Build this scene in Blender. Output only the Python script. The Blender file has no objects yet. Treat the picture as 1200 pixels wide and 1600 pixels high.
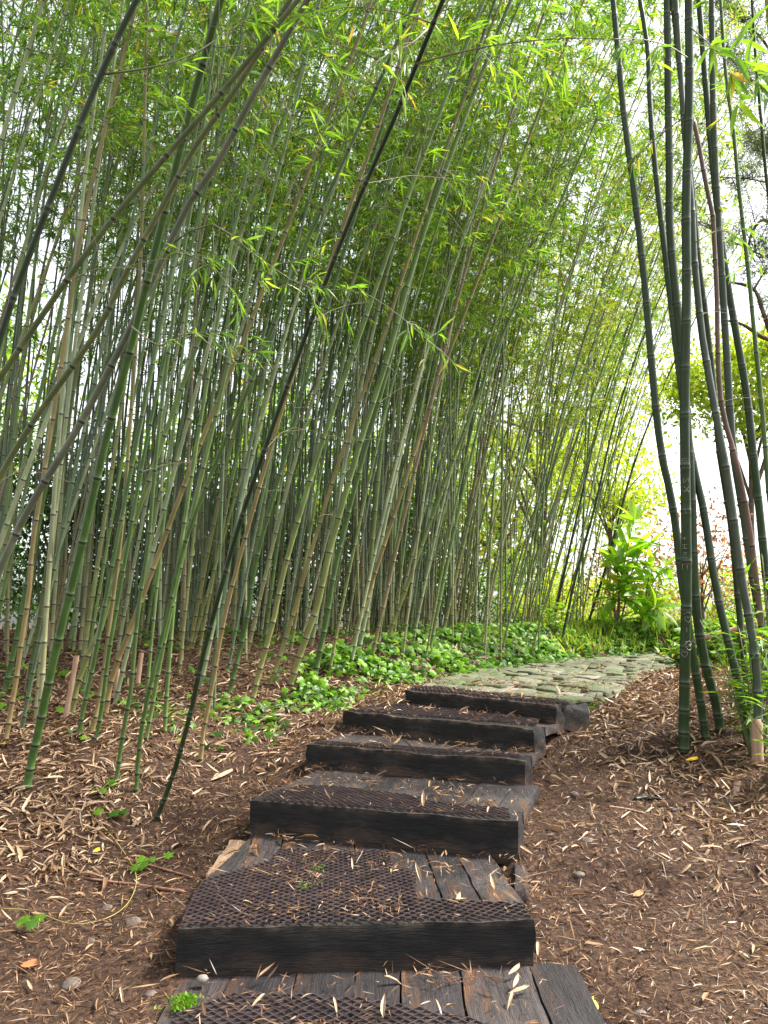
import bpy, math, random
import numpy as np
from mathutils import Vector

# ------------------------------------------------------------------ camera, world, sun, exposure
PITCH = math.radians(8.0); F = 1204.0; ZC = 1.52          # photo pixels (1200x1600), eye 1.52 m above the feet
S = bpy.context.scene
C = S.collection
cam_d = bpy.data.cameras.new('camera'); cam = bpy.data.objects.new('camera', cam_d); C.objects.link(cam)
cam.location = (0, 0, ZC); cam.rotation_euler = (math.pi/2 + PITCH, 0, 0)
cam_d.sensor_fit = 'VERTICAL'; cam_d.sensor_height = 24.0; cam_d.lens = 24.0*F/1600.0
cam_d.clip_start = 0.05; cam_d.clip_end = 2000
S.camera = cam
S.render.resolution_x = 768; S.render.resolution_y = 1024
SUN_EL, SUN_AZ = math.radians(52), math.radians(78)       # azimuth measured from +Y towards +X
w = bpy.data.worlds.new('World'); S.world = w; w.use_nodes = True
wt = w.node_tree; wt.nodes.clear()
sky = wt.nodes.new('ShaderNodeTexSky'); sky.sky_type = 'NISHITA'; sky.sun_disc = False
sky.sun_elevation = SUN_EL; sky.sun_rotation = SUN_AZ; sky.air_density = 1.0; sky.dust_density = 3.0
hs = wt.nodes.new('ShaderNodeHueSaturation'); hs.inputs['Saturation'].default_value = 0.22
bg = wt.nodes.new('ShaderNodeBackground'); bg.inputs['Strength'].default_value = 0.13
wo = wt.nodes.new('ShaderNodeOutputWorld')
wt.links.new(sky.outputs[0], hs.inputs['Color']); wt.links.new(hs.outputs[0], bg.inputs[0]); wt.links.new(bg.outputs[0], wo.inputs[0])
sd = bpy.data.lights.new('sun', 'SUN'); sd.energy = 3.2; sd.angle = math.radians(10); sd.color = (1.0, 0.95, 0.86)
sun = bpy.data.objects.new('sun', sd); C.objects.link(sun)
dirv = Vector((math.sin(SUN_AZ)*math.cos(SUN_EL), math.cos(SUN_AZ)*math.cos(SUN_EL), math.sin(SUN_EL)))
sun.rotation_euler = dirv.to_track_quat('Z', 'Y').to_euler(); sun.location = (6, 6, 20)
S.view_settings.view_transform = 'Standard'; S.view_settings.look = 'None'
S.view_settings.exposure = 1.88; S.view_settings.gamma = 1.0
S.render.engine = 'CYCLES'
S.cycles.max_bounces = 6; S.cycles.diffuse_bounces = 4; S.cycles.transmission_bounces = 4; S.cycles.transparent_max_bounces = 4

rng = np.random.default_rng(11)
R = random.Random(5)
UP = np.array([0, 0, 1.0])

# ------------------------------------------------------------------ helpers: numbers
def smooth(a, b, x):
    t = np.clip((np.asarray(x, float)-a)/(b-a), 0, 1); return t*t*(3-2*t)
def _h(ix, iy, s):
    n = (ix*374761393 + iy*668265263 + s*982451653) & 0x7fffffff
    n = ((n ^ (n >> 13))*1274126177) & 0x7fffffff
    return ((n ^ (n >> 16)) & 0xffff)/65535.0
def vnoise(x, y, s=0):
    x = np.asarray(x, float); y = np.asarray(y, float)
    ix = np.floor(x).astype(np.int64); iy = np.floor(y).astype(np.int64); fx = x-ix; fy = y-iy
    fx = fx*fx*(3-2*fx); fy = fy*fy*(3-2*fy)
    a = _h(ix, iy, s); b = _h(ix+1, iy, s); c = _h(ix, iy+1, s); d = _h(ix+1, iy+1, s)
    return (a*(1-fx)+b*fx)*(1-fy)+(c*(1-fx)+d*fx)*fy*1.0
def fbm(x, y, s=0, o=3):
    v = 0; a = .5
    for i in range(o): v = v+a*(vnoise(x*2**i, y*2**i, s+i)-.5); a *= .5
    return v
def nrm(v):
    v = np.asarray(v, float); return v/np.maximum(np.linalg.norm(v, axis=-1, keepdims=True), 1e-9)

cp, sp = math.cos(PITCH), math.sin(PITCH)
def ray(u, v):
    a = (u-600)/F; b = (v-800)/F
    return np.array([a, cp+b*sp, sp-b*cp])
def PZ(u, v, zr):                       # pixel on the horizontal plane zr below the eye -> world
    r = ray(u, v); return r*(zr/r[2])+np.array([0, 0, ZC])
def PY(u, v, Y):                        # pixel at forward distance Y -> world
    r = ray(u, v); return r*(Y/r[1])+np.array([0, 0, ZC])

# terrain -----------------------------------------------------------
XB = ([-50, 0, 4, 5, 6, 7, 8, 10, 11.5, 12.6, 13.6, 15, 18, 60], [-1.3, -1.3, -1.15, -.85, -.4, .2, .85, 2.05, 3.0, 4.3, 6.2, 10, 30, 80])
def ground_rel(x, y):
    x = np.asarray(x, float); y = np.asarray(y, float)
    s = y+.45*np.clip(x, -1.1, 1.25)*smooth(3.0, 3.8, y)
    zp = np.interp(s, [-20, 0, 2.2, 2.9, 3.1, 3.85, 4.05, 4.8, 5.0, 5.4, 5.6, 6.0, 6.3, 8, 20, 45, 90], [-1.6, -1.52, -1.34, -1.24, -1.22, -1.14, -1.06, -.98, -.9, -.84, -.74, -.68, -.61, -.585, -.57, -1.6, -5])
    zl = np.interp(y, [-20, 0, 3, 4.4, 5.2, 6.2, 7.5, 9, 14, 25, 60], [-1.5, -1.46, -1.17, -.92, -.77, -.6, -.36, -.22, -.16, -.8, -5])
    xb = np.interp(y, *XB)
    k = smooth(0, 1, (xb-x)/1.0)
    z = zp*(1-k)+zl*k
    # right bank swells a little under the right hand clump
    z = z+.10*smooth(1.3, 3.2, x)*smooth(2.0, 4.0, y)*(1-smooth(7, 9, y))
    z = z+fbm(x*1.7, y*1.7, 3)*.07+fbm(x*7, y*7, 9)*.022
    return z
def gz(x, y): return ground_rel(x, y)+ZC
def hit(u, v):                          # pixel ray on the terrain
    r = ray(u, v); lo = .5; t = .5
    while t < 60:
        p = r*t
        if p[2] < float(ground_rel(p[0], p[1])):
            lo = t-.05
            for _ in range(12):
                m = (lo+t)/2; p = r*m
                if p[2] < float(ground_rel(p[0], p[1])): t = m
                else: lo = m
            break
        t += .05
    p = r*t; return np.array([p[0], p[1], p[2]+ZC])

# ------------------------------------------------------------------ helpers: meshes and objects
class MB:
    def __init__(s): s.V = []; s.F = {}; s.n = 0; s.A = {}
    def add(s, V, F, **attrs):          # V (n,3), F list of int arrays (m,k)
        V = np.asarray(V, float).reshape(-1, 3); s.V.append(V)
        for f in F:
            f = np.asarray(f, np.int64)
            if f.size: s.F.setdefault(f.shape[1], []).append(f+s.n)
        for k, a in attrs.items(): s.A.setdefault(k, []).append((s.n, np.broadcast_to(np.asarray(a, float), (len(V),))))
        s.n += len(V)
    def mesh(s, name, mat, smooth_=True):
        me = bpy.data.meshes.new(name)
        V = np.concatenate(s.V).astype(np.float32); nv = len(V)
        loops = []; starts = []; tot = 0
        for k, fs in s.F.items():
            f = np.concatenate(fs); loops.append(f.ravel()); starts.append(tot+np.arange(len(f))*k); tot += f.size
        loops = np.concatenate(loops).astype(np.int32); starts = np.concatenate(starts).astype(np.int32)
        me.vertices.add(nv); me.vertices.foreach_set('co', V.ravel())
        me.loops.add(len(loops)); me.loops.foreach_set('vertex_index', loops)
        me.polygons.add(len(starts)); me.polygons.foreach_set('loop_start', starts)
        me.update(calc_edges=True)
        me.polygons.foreach_set('use_smooth', np.full(len(starts), smooth_, bool))
        for k, lst in s.A.items():
            arr = np.zeros(nv, np.float32)
            for o, a in lst: arr[o:o+len(a)] = a
            at = me.attributes.new(k, 'FLOAT', 'POINT'); at.data.foreach_set('value', arr)
        me.materials.append(mat); me.update()
        if 'wear' in s.A: me.set_sharp_from_angle(angle=math.radians(48))
        return me
    def build(s, name, mat, parent=None, smooth_=True):
        o = bpy.data.objects.new(name, s.mesh(name, mat, smooth_)); C.objects.link(o)
        if parent is not None: o.parent = parent
        return o
def tag(o, label=None, cat=None, group=None, kind=None):
    if label: o['label'] = label
    if cat: o['category'] = cat
    if group: o['group'] = group
    if kind: o['kind'] = kind
    return o
def empty(name, loc=(0, 0, 0)):
    o = bpy.data.objects.new(name, None); C.objects.link(o); o.location = loc; o.empty_display_size = .2; return o
def copy_tree(o, parent=None):
    c = o.copy(); C.objects.link(c)
    if parent is not None: c.parent = parent
    for ch in o.children: copy_tree(ch, c)
    return c

def frames(P):
    T = np.gradient(P, axis=0); T = nrm(T)
    n = np.cross(T[0], [0.0, 1.0, 0.1]); n = nrm(n); N = [n]
    for i in range(1, len(P)):
        n = n-T[i]*np.dot(n, T[i]); n = n/max(np.linalg.norm(n), 1e-9); N.append(n)
    N = np.array(N); return T, N, np.cross(T, N)
def tube(mb, P, r, K=6, cap=True, **attrs):
    P = np.asarray(P, float); M = len(P); r = np.broadcast_to(np.asarray(r, float), (M,))
    T, N, B = frames(P); a = np.arange(K)*2*math.pi/K
    V = P[:, None]+r[:, None, None]*(np.cos(a)[None, :, None]*N[:, None]+np.sin(a)[None, :, None]*B[:, None])
    i = np.arange(M-1)[:, None]*K; j = np.arange(K)[None]; j2 = (j+1) % K
    Fq = np.stack([i+j, i+j2, i+K+j2, i+K+j], -1).reshape(-1, 4)
    at = {k: np.repeat(np.broadcast_to(v, (M,)), K) for k, v in attrs.items()}
    F_ = [Fq]
    if cap: F_ += [np.array([list(range(K))[::-1], [(M-1)*K+q for q in range(K)]])] if K != 4 else [np.array([list(range(4))[::-1], [(M-1)*4+q for q in range(4)]])]
    mb.add(V.reshape(-1, 3), F_, **at)
def catmull(P, n):
    P = np.asarray(P, float); d = np.r_[0, np.cumsum(np.linalg.norm(np.diff(P, axis=0), axis=1))]
    Q = np.vstack([2*P[0]-P[1], P, 2*P[-1]-P[-2]]); out = []
    for t in np.linspace(0, d[-1], n):
        i = min(np.searchsorted(d, t, side='right')-1, len(P)-2); u = (t-d[i])/max(d[i+1]-d[i], 1e-9)
        a, b, c, e = Q[i], Q[i+1], Q[i+2], Q[i+3]
        out.append(.5*((2*b)+(-a+c)*u+(2*a-5*b+4*c-e)*u*u+(-a+3*b-3*c+e)*u**3))
    return np.array(out)
def resample(P, n):
    d = np.r_[0, np.cumsum(np.linalg.norm(np.diff(P, axis=0), axis=1))]; t = np.linspace(0, d[-1], n)
    return np.stack([np.interp(t, d, P[:, k]) for k in range(3)], 1)

def leaves4(mb, p, d, n, L, W, rnd, fold=.25, droop=.12):     # folded kite, 4 verts each
    p = np.asarray(p); d = nrm(d); s = nrm(np.cross(d, n)); n = np.cross(s, d); L = L[:, None]; W = W[:, None]
    m = p+d*L*.38
    V = np.stack([p, m+s*W/2+n*W*fold, p+d*L-n*L*droop, m-s*W/2+n*W*fold], 1)
    k = len(p); b = np.arange(k)[:, None]*4
    mb.add(V.reshape(-1, 3), [np.concatenate([b+[0, 2, 1], b+[0, 3, 2]])], rnd=np.repeat(rnd, 4))
def leaves8(mb, p, d, n, L, W, rnd, droop=.25, curl=.2):       # longer leaf, bends along its length
    p = np.asarray(p); d = nrm(d); s = nrm(np.cross(d, n)); n = np.cross(s, d); L = L[:, None]; W = W[:, None]
    dr = np.broadcast_to(np.asarray(droop, float).reshape(-1, 1), (len(p), 1)); cu = np.broadcast_to(np.asarray(curl, float).reshape(-1, 1), (len(p), 1))
    def c(t): return p+d*L*t-n*L*dr*t*t
    def e(t, w, sg): return c(t)+sg*s*W*w/2+n*W*cu*w
    V = np.stack([p, e(.22, .85, 1), c(.22), e(.22, .85, -1), e(.55, .9, 1), c(.55), e(.55, .9, -1), c(1.0)], 1)
    k = len(p); b = np.arange(k)[:, None]*8
    mb.add(V.reshape(-1, 3), [np.concatenate([b+[0, 2, 1], b+[0, 3, 2], b+[4, 5, 7], b+[5, 6, 7]]),
                              np.concatenate([b+[1, 2, 5, 4], b+[2, 3, 6, 5]])], rnd=np.repeat(rnd, 8))
def rvec(k): return nrm(rng.normal(size=(k, 3)))

# ------------------------------------------------------------------ materials
def newmat(name):
    m = bpy.data.materials.new(name); m.use_nodes = True; nt = m.node_tree; nt.nodes.clear()
    o = nt.nodes.new('ShaderNodeOutputMaterial'); return m, nt, o
def N_(nt, t, **kw):
    n = nt.nodes.new(t)
    for k, v in kw.items(): setattr(n, k, v)
    return n
def ramp(nt, fac, stops, interp='LINEAR'):
    r = nt.nodes.new('ShaderNodeValToRGB'); r.color_ramp.interpolation = interp
    el = r.color_ramp.elements
    while len(el) < len(stops): el.new(.5)
    for e, (p, c) in zip(el, stops): e.position = p; e.color = (*c, 1) if len(c) == 3 else c
    nt.links.new(fac, r.inputs[0]); return r.outputs[0]
def mix(nt, f, a, b, mode='MIX'):
    m = nt.nodes.new('ShaderNodeMix'); m.data_type = 'RGBA'; m.blend_type = mode
    for i, v in ((0, f), (6, a), (7, b)):
        if isinstance(v, (int, float)): m.inputs[i].default_value = v
        elif isinstance(v, tuple): m.inputs[i].default_value = (*v, 1)
        else: nt.links.new(v, m.inputs[i])
    return m.outputs[2]
def math_(nt, op, a, b=None):
    m = nt.nodes.new('ShaderNodeMath'); m.operation = op
    for i, v in ((0, a), (1, b)):
        if v is None: continue
        if isinstance(v, (int, float)): m.inputs[i].default_value = v
        else: nt.links.new(v, m.inputs[i])
    return m.outputs[0]
def coords(nt, scale=(1, 1, 1)):
    t = nt.nodes.new('ShaderNodeTexCoord'); mp = nt.nodes.new('ShaderNodeMapping'); mp.inputs['Scale'].default_value = scale
    nt.links.new(t.outputs['Object'], mp.inputs[0]); return mp.outputs[0]
def noise(nt, vec, scale, detail=4, rough=.6):
    n = nt.nodes.new('ShaderNodeTexNoise'); n.inputs['Scale'].default_value = scale; n.inputs['Detail'].default_value = detail; n.inputs['Roughness'].default_value = rough
    nt.links.new(vec, n.inputs['Vector']); return n.outputs[0]
def attr(nt, name):
    a = nt.nodes.new('ShaderNodeAttribute'); a.attribute_name = name; return a.outputs['Fac']
def oinfo(nt): return nt.nodes.new('ShaderNodeObjectInfo').outputs['Random']
def bump(nt, h, strength, dist=.01):
    b = nt.nodes.new('ShaderNodeBump'); b.inputs['Strength'].default_value = strength; b.inputs['Distance'].default_value = dist
    nt.links.new(h, b.inputs['Height']); return b.outputs[0]
def principled(nt, o, col, rough=.6, normal=None, metallic=0, spec=.5):
    p = nt.nodes.new('ShaderNodeBsdfPrincipled')
    if isinstance(col, tuple): p.inputs['Base Color'].default_value = (*col, 1)
    else: nt.links.new(col, p.inputs['Base Color'])
    if isinstance(rough, (int, float)): p.inputs['Roughness'].default_value = rough
    else: nt.links.new(rough, p.inputs['Roughness'])
    p.inputs['Metallic'].default_value = metallic; p.inputs['Specular IOR Level'].default_value = spec
    if normal is not None: nt.links.new(normal, p.inputs['Normal'])
    nt.links.new(p.outputs[0], o.inputs[0]); return p

def leaf_mat(name, stops, trans=.5, gloss=.045, tint=(1.3, 1.3, .5)):
    m, nt, o = newmat(name)
    a = attr(nt, 'rnd'); col = ramp(nt, a, stops)
    ov = ramp(nt, oinfo(nt), [(0, (.8, .82, .85)), (1, (1.2, 1.15, 1.0))])
    col = mix(nt, 1.0, col, ov, 'MULTIPLY')
    d = N_(nt, 'ShaderNodeBsdfDiffuse'); t = N_(nt, 'ShaderNodeBsdfTranslucent'); g = N_(nt, 'ShaderNodeBsdfGlossy'); g.inputs['Roughness'].default_value = .42
    tc = mix(nt, 1.0, col, tint, 'MULTIPLY')
    nt.links.new(col, d.inputs[0]); nt.links.new(tc, t.inputs[0])
    s1 = N_(nt, 'ShaderNodeMixShader'); s1.inputs[0].default_value = trans; nt.links.new(d.outputs[0], s1.inputs[1]); nt.links.new(t.outputs[0], s1.inputs[2])
    s2 = N_(nt, 'ShaderNodeMixShader'); s2.inputs[0].default_value = gloss; nt.links.new(s1.outputs[0], s2.inputs[1]); nt.links.new(g.outputs[0], s2.inputs[2])
    g.inputs[0].default_value = (.8, .85, .8, 1)
    nt.links.new(s2.outputs[0], o.inputs[0]); return m

M = {}
M['bleaf'] = leaf_mat('bamboo_leaf', [(0, (.065, .15, .022)), (.35, (.12, .25, .03)), (.7, (.19, .35, .04)), (.93, (.28, .42, .05)), (.97, (.5, .42, .06)), (1, (.40, .28, .10))], trans=.62)
M['bleaf_y'] = leaf_mat('bamboo_leaf_light', [(0, (.17, .28, .04)), (.4, (.27, .40, .06)), (.8, (.40, .50, .08)), (.95, (.52, .46, .10)), (1, (.5, .33, .15))], trans=.55)
M['broad'] = leaf_mat('shrub_leaf', [(0, (.08, .19, .02)), (.5, (.15, .30, .03)), (.94, (.24, .42, .04)), (1, (.6, .5, .05))], trans=.55, gloss=.06)
M['glossy'] = leaf_mat('glossy_lime_leaf', [(0, (.16, .34, .03)), (.5, (.26, .48, .04)), (.95, (.38, .60, .06)), (1, (.7, .6, .06))], trans=.6, gloss=.06)
M['dark'] = leaf_mat('evergreen_leaf', [(0, (.02, .05, .012)), (.6, (.05, .11, .02)), (1, (.10, .2, .03))], trans=.35)
M['lime'] = leaf_mat('lime_leaf', [(0, (.20, .32, .04)), (.5, (.36, .48, .05)), (1, (.55, .58, .08))], trans=.6)
M['copper'] = leaf_mat('copper_leaf', [(0, (.17, .08, .05)), (.5, (.30, .16, .09)), (1, (.42, .27, .15))], trans=.5, tint=(1.2, .9, .7))
M['needle'] = leaf_mat('pine_needle', [(0, (.10, .15, .05)), (1, (.22, .28, .10))], trans=.3)
M['ivy'] = leaf_mat('ivy_leaf', [(0, (.022, .06, .010)), (.3, (.06, .15, .012)), (.65, (.14, .30, .014)), (1, (.24, .44, .04))], trans=.4, gloss=.02)
M['grass'] = leaf_mat('grass_blade', [(0, (.12, .22, .03)), (.6, (.26, .38, .05)), (1, (.42, .48, .08))], trans=.5)
M['litter'] = leaf_mat('dry_leaf', [(0, (.09, .045, .026)), (.3, (.19, .11, .062)), (.6, (.33, .215, .13)), (.85, (.48, .35, .24)), (1, (.62, .50, .37))], trans=.12, gloss=.04, tint=(1, .9, .7))
M['mulch'] = leaf_mat('needle_mulch', [(0, (.035, .017, .010)), (.45, (.09, .048, .028)), (.8, (.18, .10, .058)), (1, (.36, .23, .14))], trans=.05, gloss=.03, tint=(1, .9, .8))

def culm_mat(name, stops, brown=.55, rough=.42):
    m, nt, o = newmat(name)
    ob = oinfo(nt)
    if stops is None:
        oi = nt.nodes.new('ShaderNodeObjectInfo'); base = oi.outputs['Color']
    else: base = ramp(nt, ob, stops)
    hm = attr(nt, 'hm'); nf = attr(nt, 'nf'); cv = attr(nt, 'cv')
    # every other culm keeps tan sheaths on its lowest metre or two
    tan = ramp(nt, cv, [(0, (.30, .17, .09)), (.5, (.34, .25, .11)), (1, (.26, .22, .09))])
    low = math_(nt, 'MULTIPLY', math_(nt, 'SUBTRACT', 1.0, math_(nt, 'SMOOTH_MIN', math_(nt, 'DIVIDE', hm, 2.0), 1.0)), 1.0)
    pick = math_(nt, 'GREATER_THAN', cv, 1-brown)
    f = math_(nt, 'MULTIPLY', math_(nt, 'MULTIPLY', low, pick), .58)
    vec = coords(nt, (1, 1, .12)); nz = noise(nt, vec, 60, 3)
    col = mix(nt, math_(nt, 'MULTIPLY', nz, .75), base, (.62, .62, .5), 'MULTIPLY')
    blot = noise(nt, coords(nt, (1, 1, .35)), 9, 4)
    col = mix(nt, ramp(nt, blot, [(.45, (0, 0, 0)), (.68, (.8, .8, .8))]), col, mix(nt, 1.0, col, (1.75, 1.6, 1.7), 'MULTIPLY'))
    col = mix(nt, f, col, tan)
    pale = ramp(nt, nf, [(0, (0, 0, 0)), (.014/.05, (0, 0, 0)), (.02/.05, (.5, .5, .5)), (.045/.05, (0, 0, 0))])
    sc = math_(nt, 'MULTIPLY', nf, 1.0)
    nfs = math_(nt, 'MULTIPLY', nf, 20.0)            # 0..1 over 5 cm
    pale = ramp(nt, nfs, [(0, (0, 0, 0)), (.12, (0, 0, 0)), (.18, (.42, .42, .42)), (.5, (0, 0, 0))])
    col = mix(nt, pale, col, mix(nt, .35, col, (.34, .36, .28)))
    ringd = ramp(nt, nfs, [(0, (1, 1, 1)), (.09, (1, 1, 1)), (.15, (0, 0, 0))])
    col = mix(nt, math_(nt, 'MULTIPLY', ringd, .85), col, (.018, .02, .012))
    principled(nt, o, col, rough, bump(nt, nz, .25, .002), spec=.32); return m
M['culm'] = culm_mat('grove_culm', None)
M['culm_green'] = culm_mat('fresh_green_culm', [(0, (.055, .115, .028)), (1, (.08, .14, .04))], 0)
M['culm_dark'] = culm_mat('dark_culm', [(0, (.016, .032, .010)), (1, (.026, .042, .014))], 0)
M['culm_olive'] = culm_mat('olive_culm', [(0, (.07, .095, .03)), (1, (.09, .11, .038))], 0)
M['culm_grey'] = culm_mat('grey_brown_culm', [(0, (.095, .115, .07)), (1, (.11, .125, .08))], 0)
M['culm_tan'] = culm_mat('tan_culm', [(0, (.155, .155, .05)), (1, (.19, .16, .06))], 1)
M['culm_big'] = culm_mat('deep_green_culm', [(0, (.022, .046, .016)), (1, (.034, .058, .022))], 0, .4)
M['culm_blue'] = culm_mat('slate_culm', [(0, (.042, .062, .038)), (1, (.052, .07, .045))], 0, .4)
M['culm_pink'] = culm_mat('pinkish_sheath_culm', [(0, (.13, .085, .068)), (1, (.15, .095, .075))], 0)

m, nt, o = newmat('twig'); principled(nt, o, ramp(nt, oinfo(nt), [(0, (.10, .11, .05)), (1, (.22, .19, .10))]), .6); M['twig'] = m
m, nt, o = newmat('bark'); v = coords(nt); nz = noise(nt, v, 9, 6); principled(nt, o, ramp(nt, nz, [(.3, (.06, .045, .035)), (.7, (.19, .14, .11))]), .9, bump(nt, nz, .7, .02)); M['bark'] = m
m, nt, o = newmat('sheath'); nz = noise(nt, coords(nt, (1, 1, .1)), 40, 4); principled(nt, o, ramp(nt, nz, [(.3, (.28, .16, .10)), (.7, (.46, .31, .21))]), .75, bump(nt, nz, .4, .004)); M['sheath'] = m
m, nt, o = newmat('scratch'); principled(nt, o, (.36, .33, .27), .8); M['scratch'] = m
m, nt, o = newmat('red_stick'); nz = noise(nt, coords(nt), 30, 4); principled(nt, o, ramp(nt, nz, [(.3, (.10, .04, .025)), (.7, (.27, .14, .09))]), .7); M['stick'] = m
m, nt, o = newmat('vine'); principled(nt, o, (.32, .27, .07), .6); M['vine'] = m
m, nt, o = newmat('moss'); principled(nt, o, (.13, .28, .03), .9); M['moss'] = m
m, nt, o = newmat('yellow_leaf'); principled(nt, o, (.80, .52, .03), .5); M['yleaf'] = m
m, nt, o = newmat('orange_leaf'); principled(nt, o, (.55, .17, .06), .6); M['oleaf'] = m
m, nt, o = newmat('pebble'); nz = noise(nt, coords(nt), 25, 5); principled(nt, o, mix(nt, .8, ramp(nt, oinfo(nt), [(0, (.20, .18, .16)), (.5, (.32, .28, .23)), (1, (.38, .34, .27))]), ramp(nt, nz, [(.3, (.55, .55, .55)), (.7, (1, 1, 1))]), 'MULTIPLY'), .8, bump(nt, nz, .4, .005)); M['pebble'] = m
m, nt, o = newmat('dirty_stone'); nz = noise(nt, coords(nt), 18, 6); principled(nt, o, ramp(nt, nz, [(.35, (.05, .035, .025)), (.52, (.11, .085, .068)), (.72, (.19, .16, .13))]), .9, bump(nt, nz, .6, .008)); M['dirty_stone'] = m
m, nt, o = newmat('rusty_expanded_metal'); nz = noise(nt, coords(nt), 14, 5)
principled(nt, o, ramp(nt, nz, [(.3, (.06, .046, .048)), (.55, (.12, .09, .09)), (.75, (.20, .13, .10))]), .42, metallic=.3); M['metal'] = m

# soil: brown, mottled, with fine fibres
m, nt, o = newmat('soil')
v = coords(nt); n1 = noise(nt, v, 1.1, 5); n2 = noise(nt, v, 38, 8, .75); n3 = noise(nt, v, 170, 5, .7)
c1 = ramp(nt, n1, [(.3, (.034, .019, .013)), (.55, (.068, .041, .029)), (.75, (.112, .072, .046))])
c2 = ramp(nt, n2, [(.34, (.30, .28, .27)), (.5, (.95, .9, .85)), (.66, (2.1, 1.9, 1.7))])
col = mix(nt, 1.0, c1, c2, 'MULTIPLY')
vo = N_(nt, 'ShaderNodeTexVoronoi'); vo.inputs['Scale'].default_value = 70; nt.links.new(v, vo.inputs['Vector'])
chip = ramp(nt, vo.outputs['Color'], [(.80, (0, 0, 0)), (.9, (.6, .6, .6))])
col = mix(nt, chip, col, (.22, .14, .09))
hh = math_(nt, 'ADD', math_(nt, 'MULTIPLY', n2, 1.0), math_(nt, 'MULTIPLY', n3, .5))
principled(nt, o, col, .93, bump(nt, hh, .9, .03), spec=.2); M['soil'] = m

def wood_mat(name, dark, mid, light, axis_scale, rough=.62, topgrey=.0):
    m, nt, o = newmat(name)
    t = N_(nt, 'ShaderNodeTexCoord'); mp = N_(nt, 'ShaderNodeMapping'); mp.inputs['Scale'].default_value = axis_scale
    nt.links.new(t.outputs['Object'], mp.inputs[0]); v = mp.outputs[0]
    g = noise(nt, v, 7, 8, .72); b = noise(nt, t.outputs['Object'] if False else coords(nt), 3.0, 4); fine = noise(nt, v, 30, 6, .7)
    col = ramp(nt, g, [(.30, dark), (.52, mid), (.74, light)])
    wear = ramp(nt, b, [(.5, (0, 0, 0)), (.68, (.7, .7, .7))])
    col = mix(nt, wear, col, light)
    if name == 'creosoted_sleeper':
        sx = N_(nt, 'ShaderNodeSeparateXYZ'); tc_ = N_(nt, 'ShaderNodeTexCoord'); nt.links.new(tc_.outputs['Object'], sx.inputs[0])
        dn = noise(nt, coords(nt, (1.0, 3, 3)), 5, 6, .7)
        dz_ = math_(nt, 'ADD', math_(nt, 'MULTIPLY', sx.outputs['Z'], -6.6), math_(nt, 'MULTIPLY', math_(nt, 'SUBTRACT', dn, .5), 2.2))
        col = mix(nt, ramp(nt, dz_, [(.62, (0, 0, 0)), (1.0, (.75, .75, .75))]), col, (.075, .045, .028))
        ch_ = noise(nt, coords(nt, (.8, 2.5, 4)), 3.3, 7, .75)
        col = mix(nt, ramp(nt, ch_, [(.56, (0, 0, 0)), (.66, (.5, .5, .5))]), col, (.04, .036, .032))
        crk = noise(nt, coords(nt, (.35, 5, 13)), 3.0, 4, .5)
        col = mix(nt, ramp(nt, crk, [(.485, (0, 0, 0)), (.5, (1, 1, 1)), (.515, (0, 0, 0))]), col, (.002, .002, .002))
        wf = math_(nt, 'MULTIPLY', attr(nt, 'wear'), ramp(nt, noise(nt, coords(nt, (5, 5, 5)), 1.6, 5), [(.42, (0, 0, 0)), (.62, (1, 1, 1))]))
        col = mix(nt, math_(nt, 'MULTIPLY', math_(nt, 'POWER', wf, 1.5), .8), col, (.15, .105, .07))
    if name == 'weathered_plank':
        rt = noise(nt, coords(nt, (9, 1.1, 3)), 1.0, 6, .65)
        col = mix(nt, ramp(nt, rt, [(.54, (0, 0, 0)), (.60, (.85, .85, .85))]), col, (.085, .045, .026))
        col = mix(nt, ramp(nt, rt, [(.62, (0, 0, 0)), (.66, (.8, .8, .8))]), col, (.20, .125, .075))
    ov = ramp(nt, oinfo(nt), [(0, (.6, .6, .64)), (.5, (1.0, 1.0, 1.0)), (1, (1.5, 1.42, 1.36))])
    col = mix(nt, 1.0, col, ov, 'MULTIPLY')
    cr = ramp(nt, fine, [(.28, (0, 0, 0)), (.42, (1, 1, 1))])
    col = mix(nt, cr, (.008, .007, .006), col)
    hh = math_(nt, 'ADD', math_(nt, 'MULTIPLY', g, 1.0), math_(nt, 'MULTIPLY', fine, .7))
    principled(nt, o, col, rough, bump(nt, hh, .8, .012), spec=.4); return m
M['sleeper'] = wood_mat('creosoted_sleeper', (.003, .0028, .0026), (.0075, .0066, .006), (.026, .020, .015), (.6, 6, 6), .78)
M['plank'] = wood_mat('weathered_plank', (.014, .012, .013), (.036, .031, .032), (.075, .065, .062), (7, .5, 7), .45)
M['rot'] = wood_mat('rotten_wood', (.05, .03, .02), (.16, .10, .06), (.34, .24, .15), (7, .6, 7), .85)

m, nt, o = newmat('mossy_stone')
v = coords(nt); n1 = noise(nt, v, 2.2, 5); n2 = noise(nt, v, 30, 6, .7)
gr = ramp(nt, attr(nt, 'rnd'), [(0, (.07, .075, .046)), (.5, (.115, .115, .078)), (.85, (.16, .15, .115)), (1, (.19, .16, .13))])
mo = ramp(nt, n1, [(.42, (0, 0, 0)), (.62, (.75, .75, .75))])
col = mix(nt, mo, gr, (.065, .095, .024)); col = mix(nt, .6, col, ramp(nt, n2, [(.3, (.6, .6, .6)), (.7, (1.25, 1.25, 1.25))]), 'MULTIPLY')
principled(nt, o, col, .85, bump(nt, n2, .5, .012), spec=.3); M['stone'] = m
m, nt, o = newmat('joint_earth'); n1 = noise(nt, coords(nt), 20, 5); principled(nt, o, ramp(nt, n1, [(.35, (.04, .045, .02)), (.65, (.09, .10, .035))]), .95); M['joint'] = m

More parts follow.
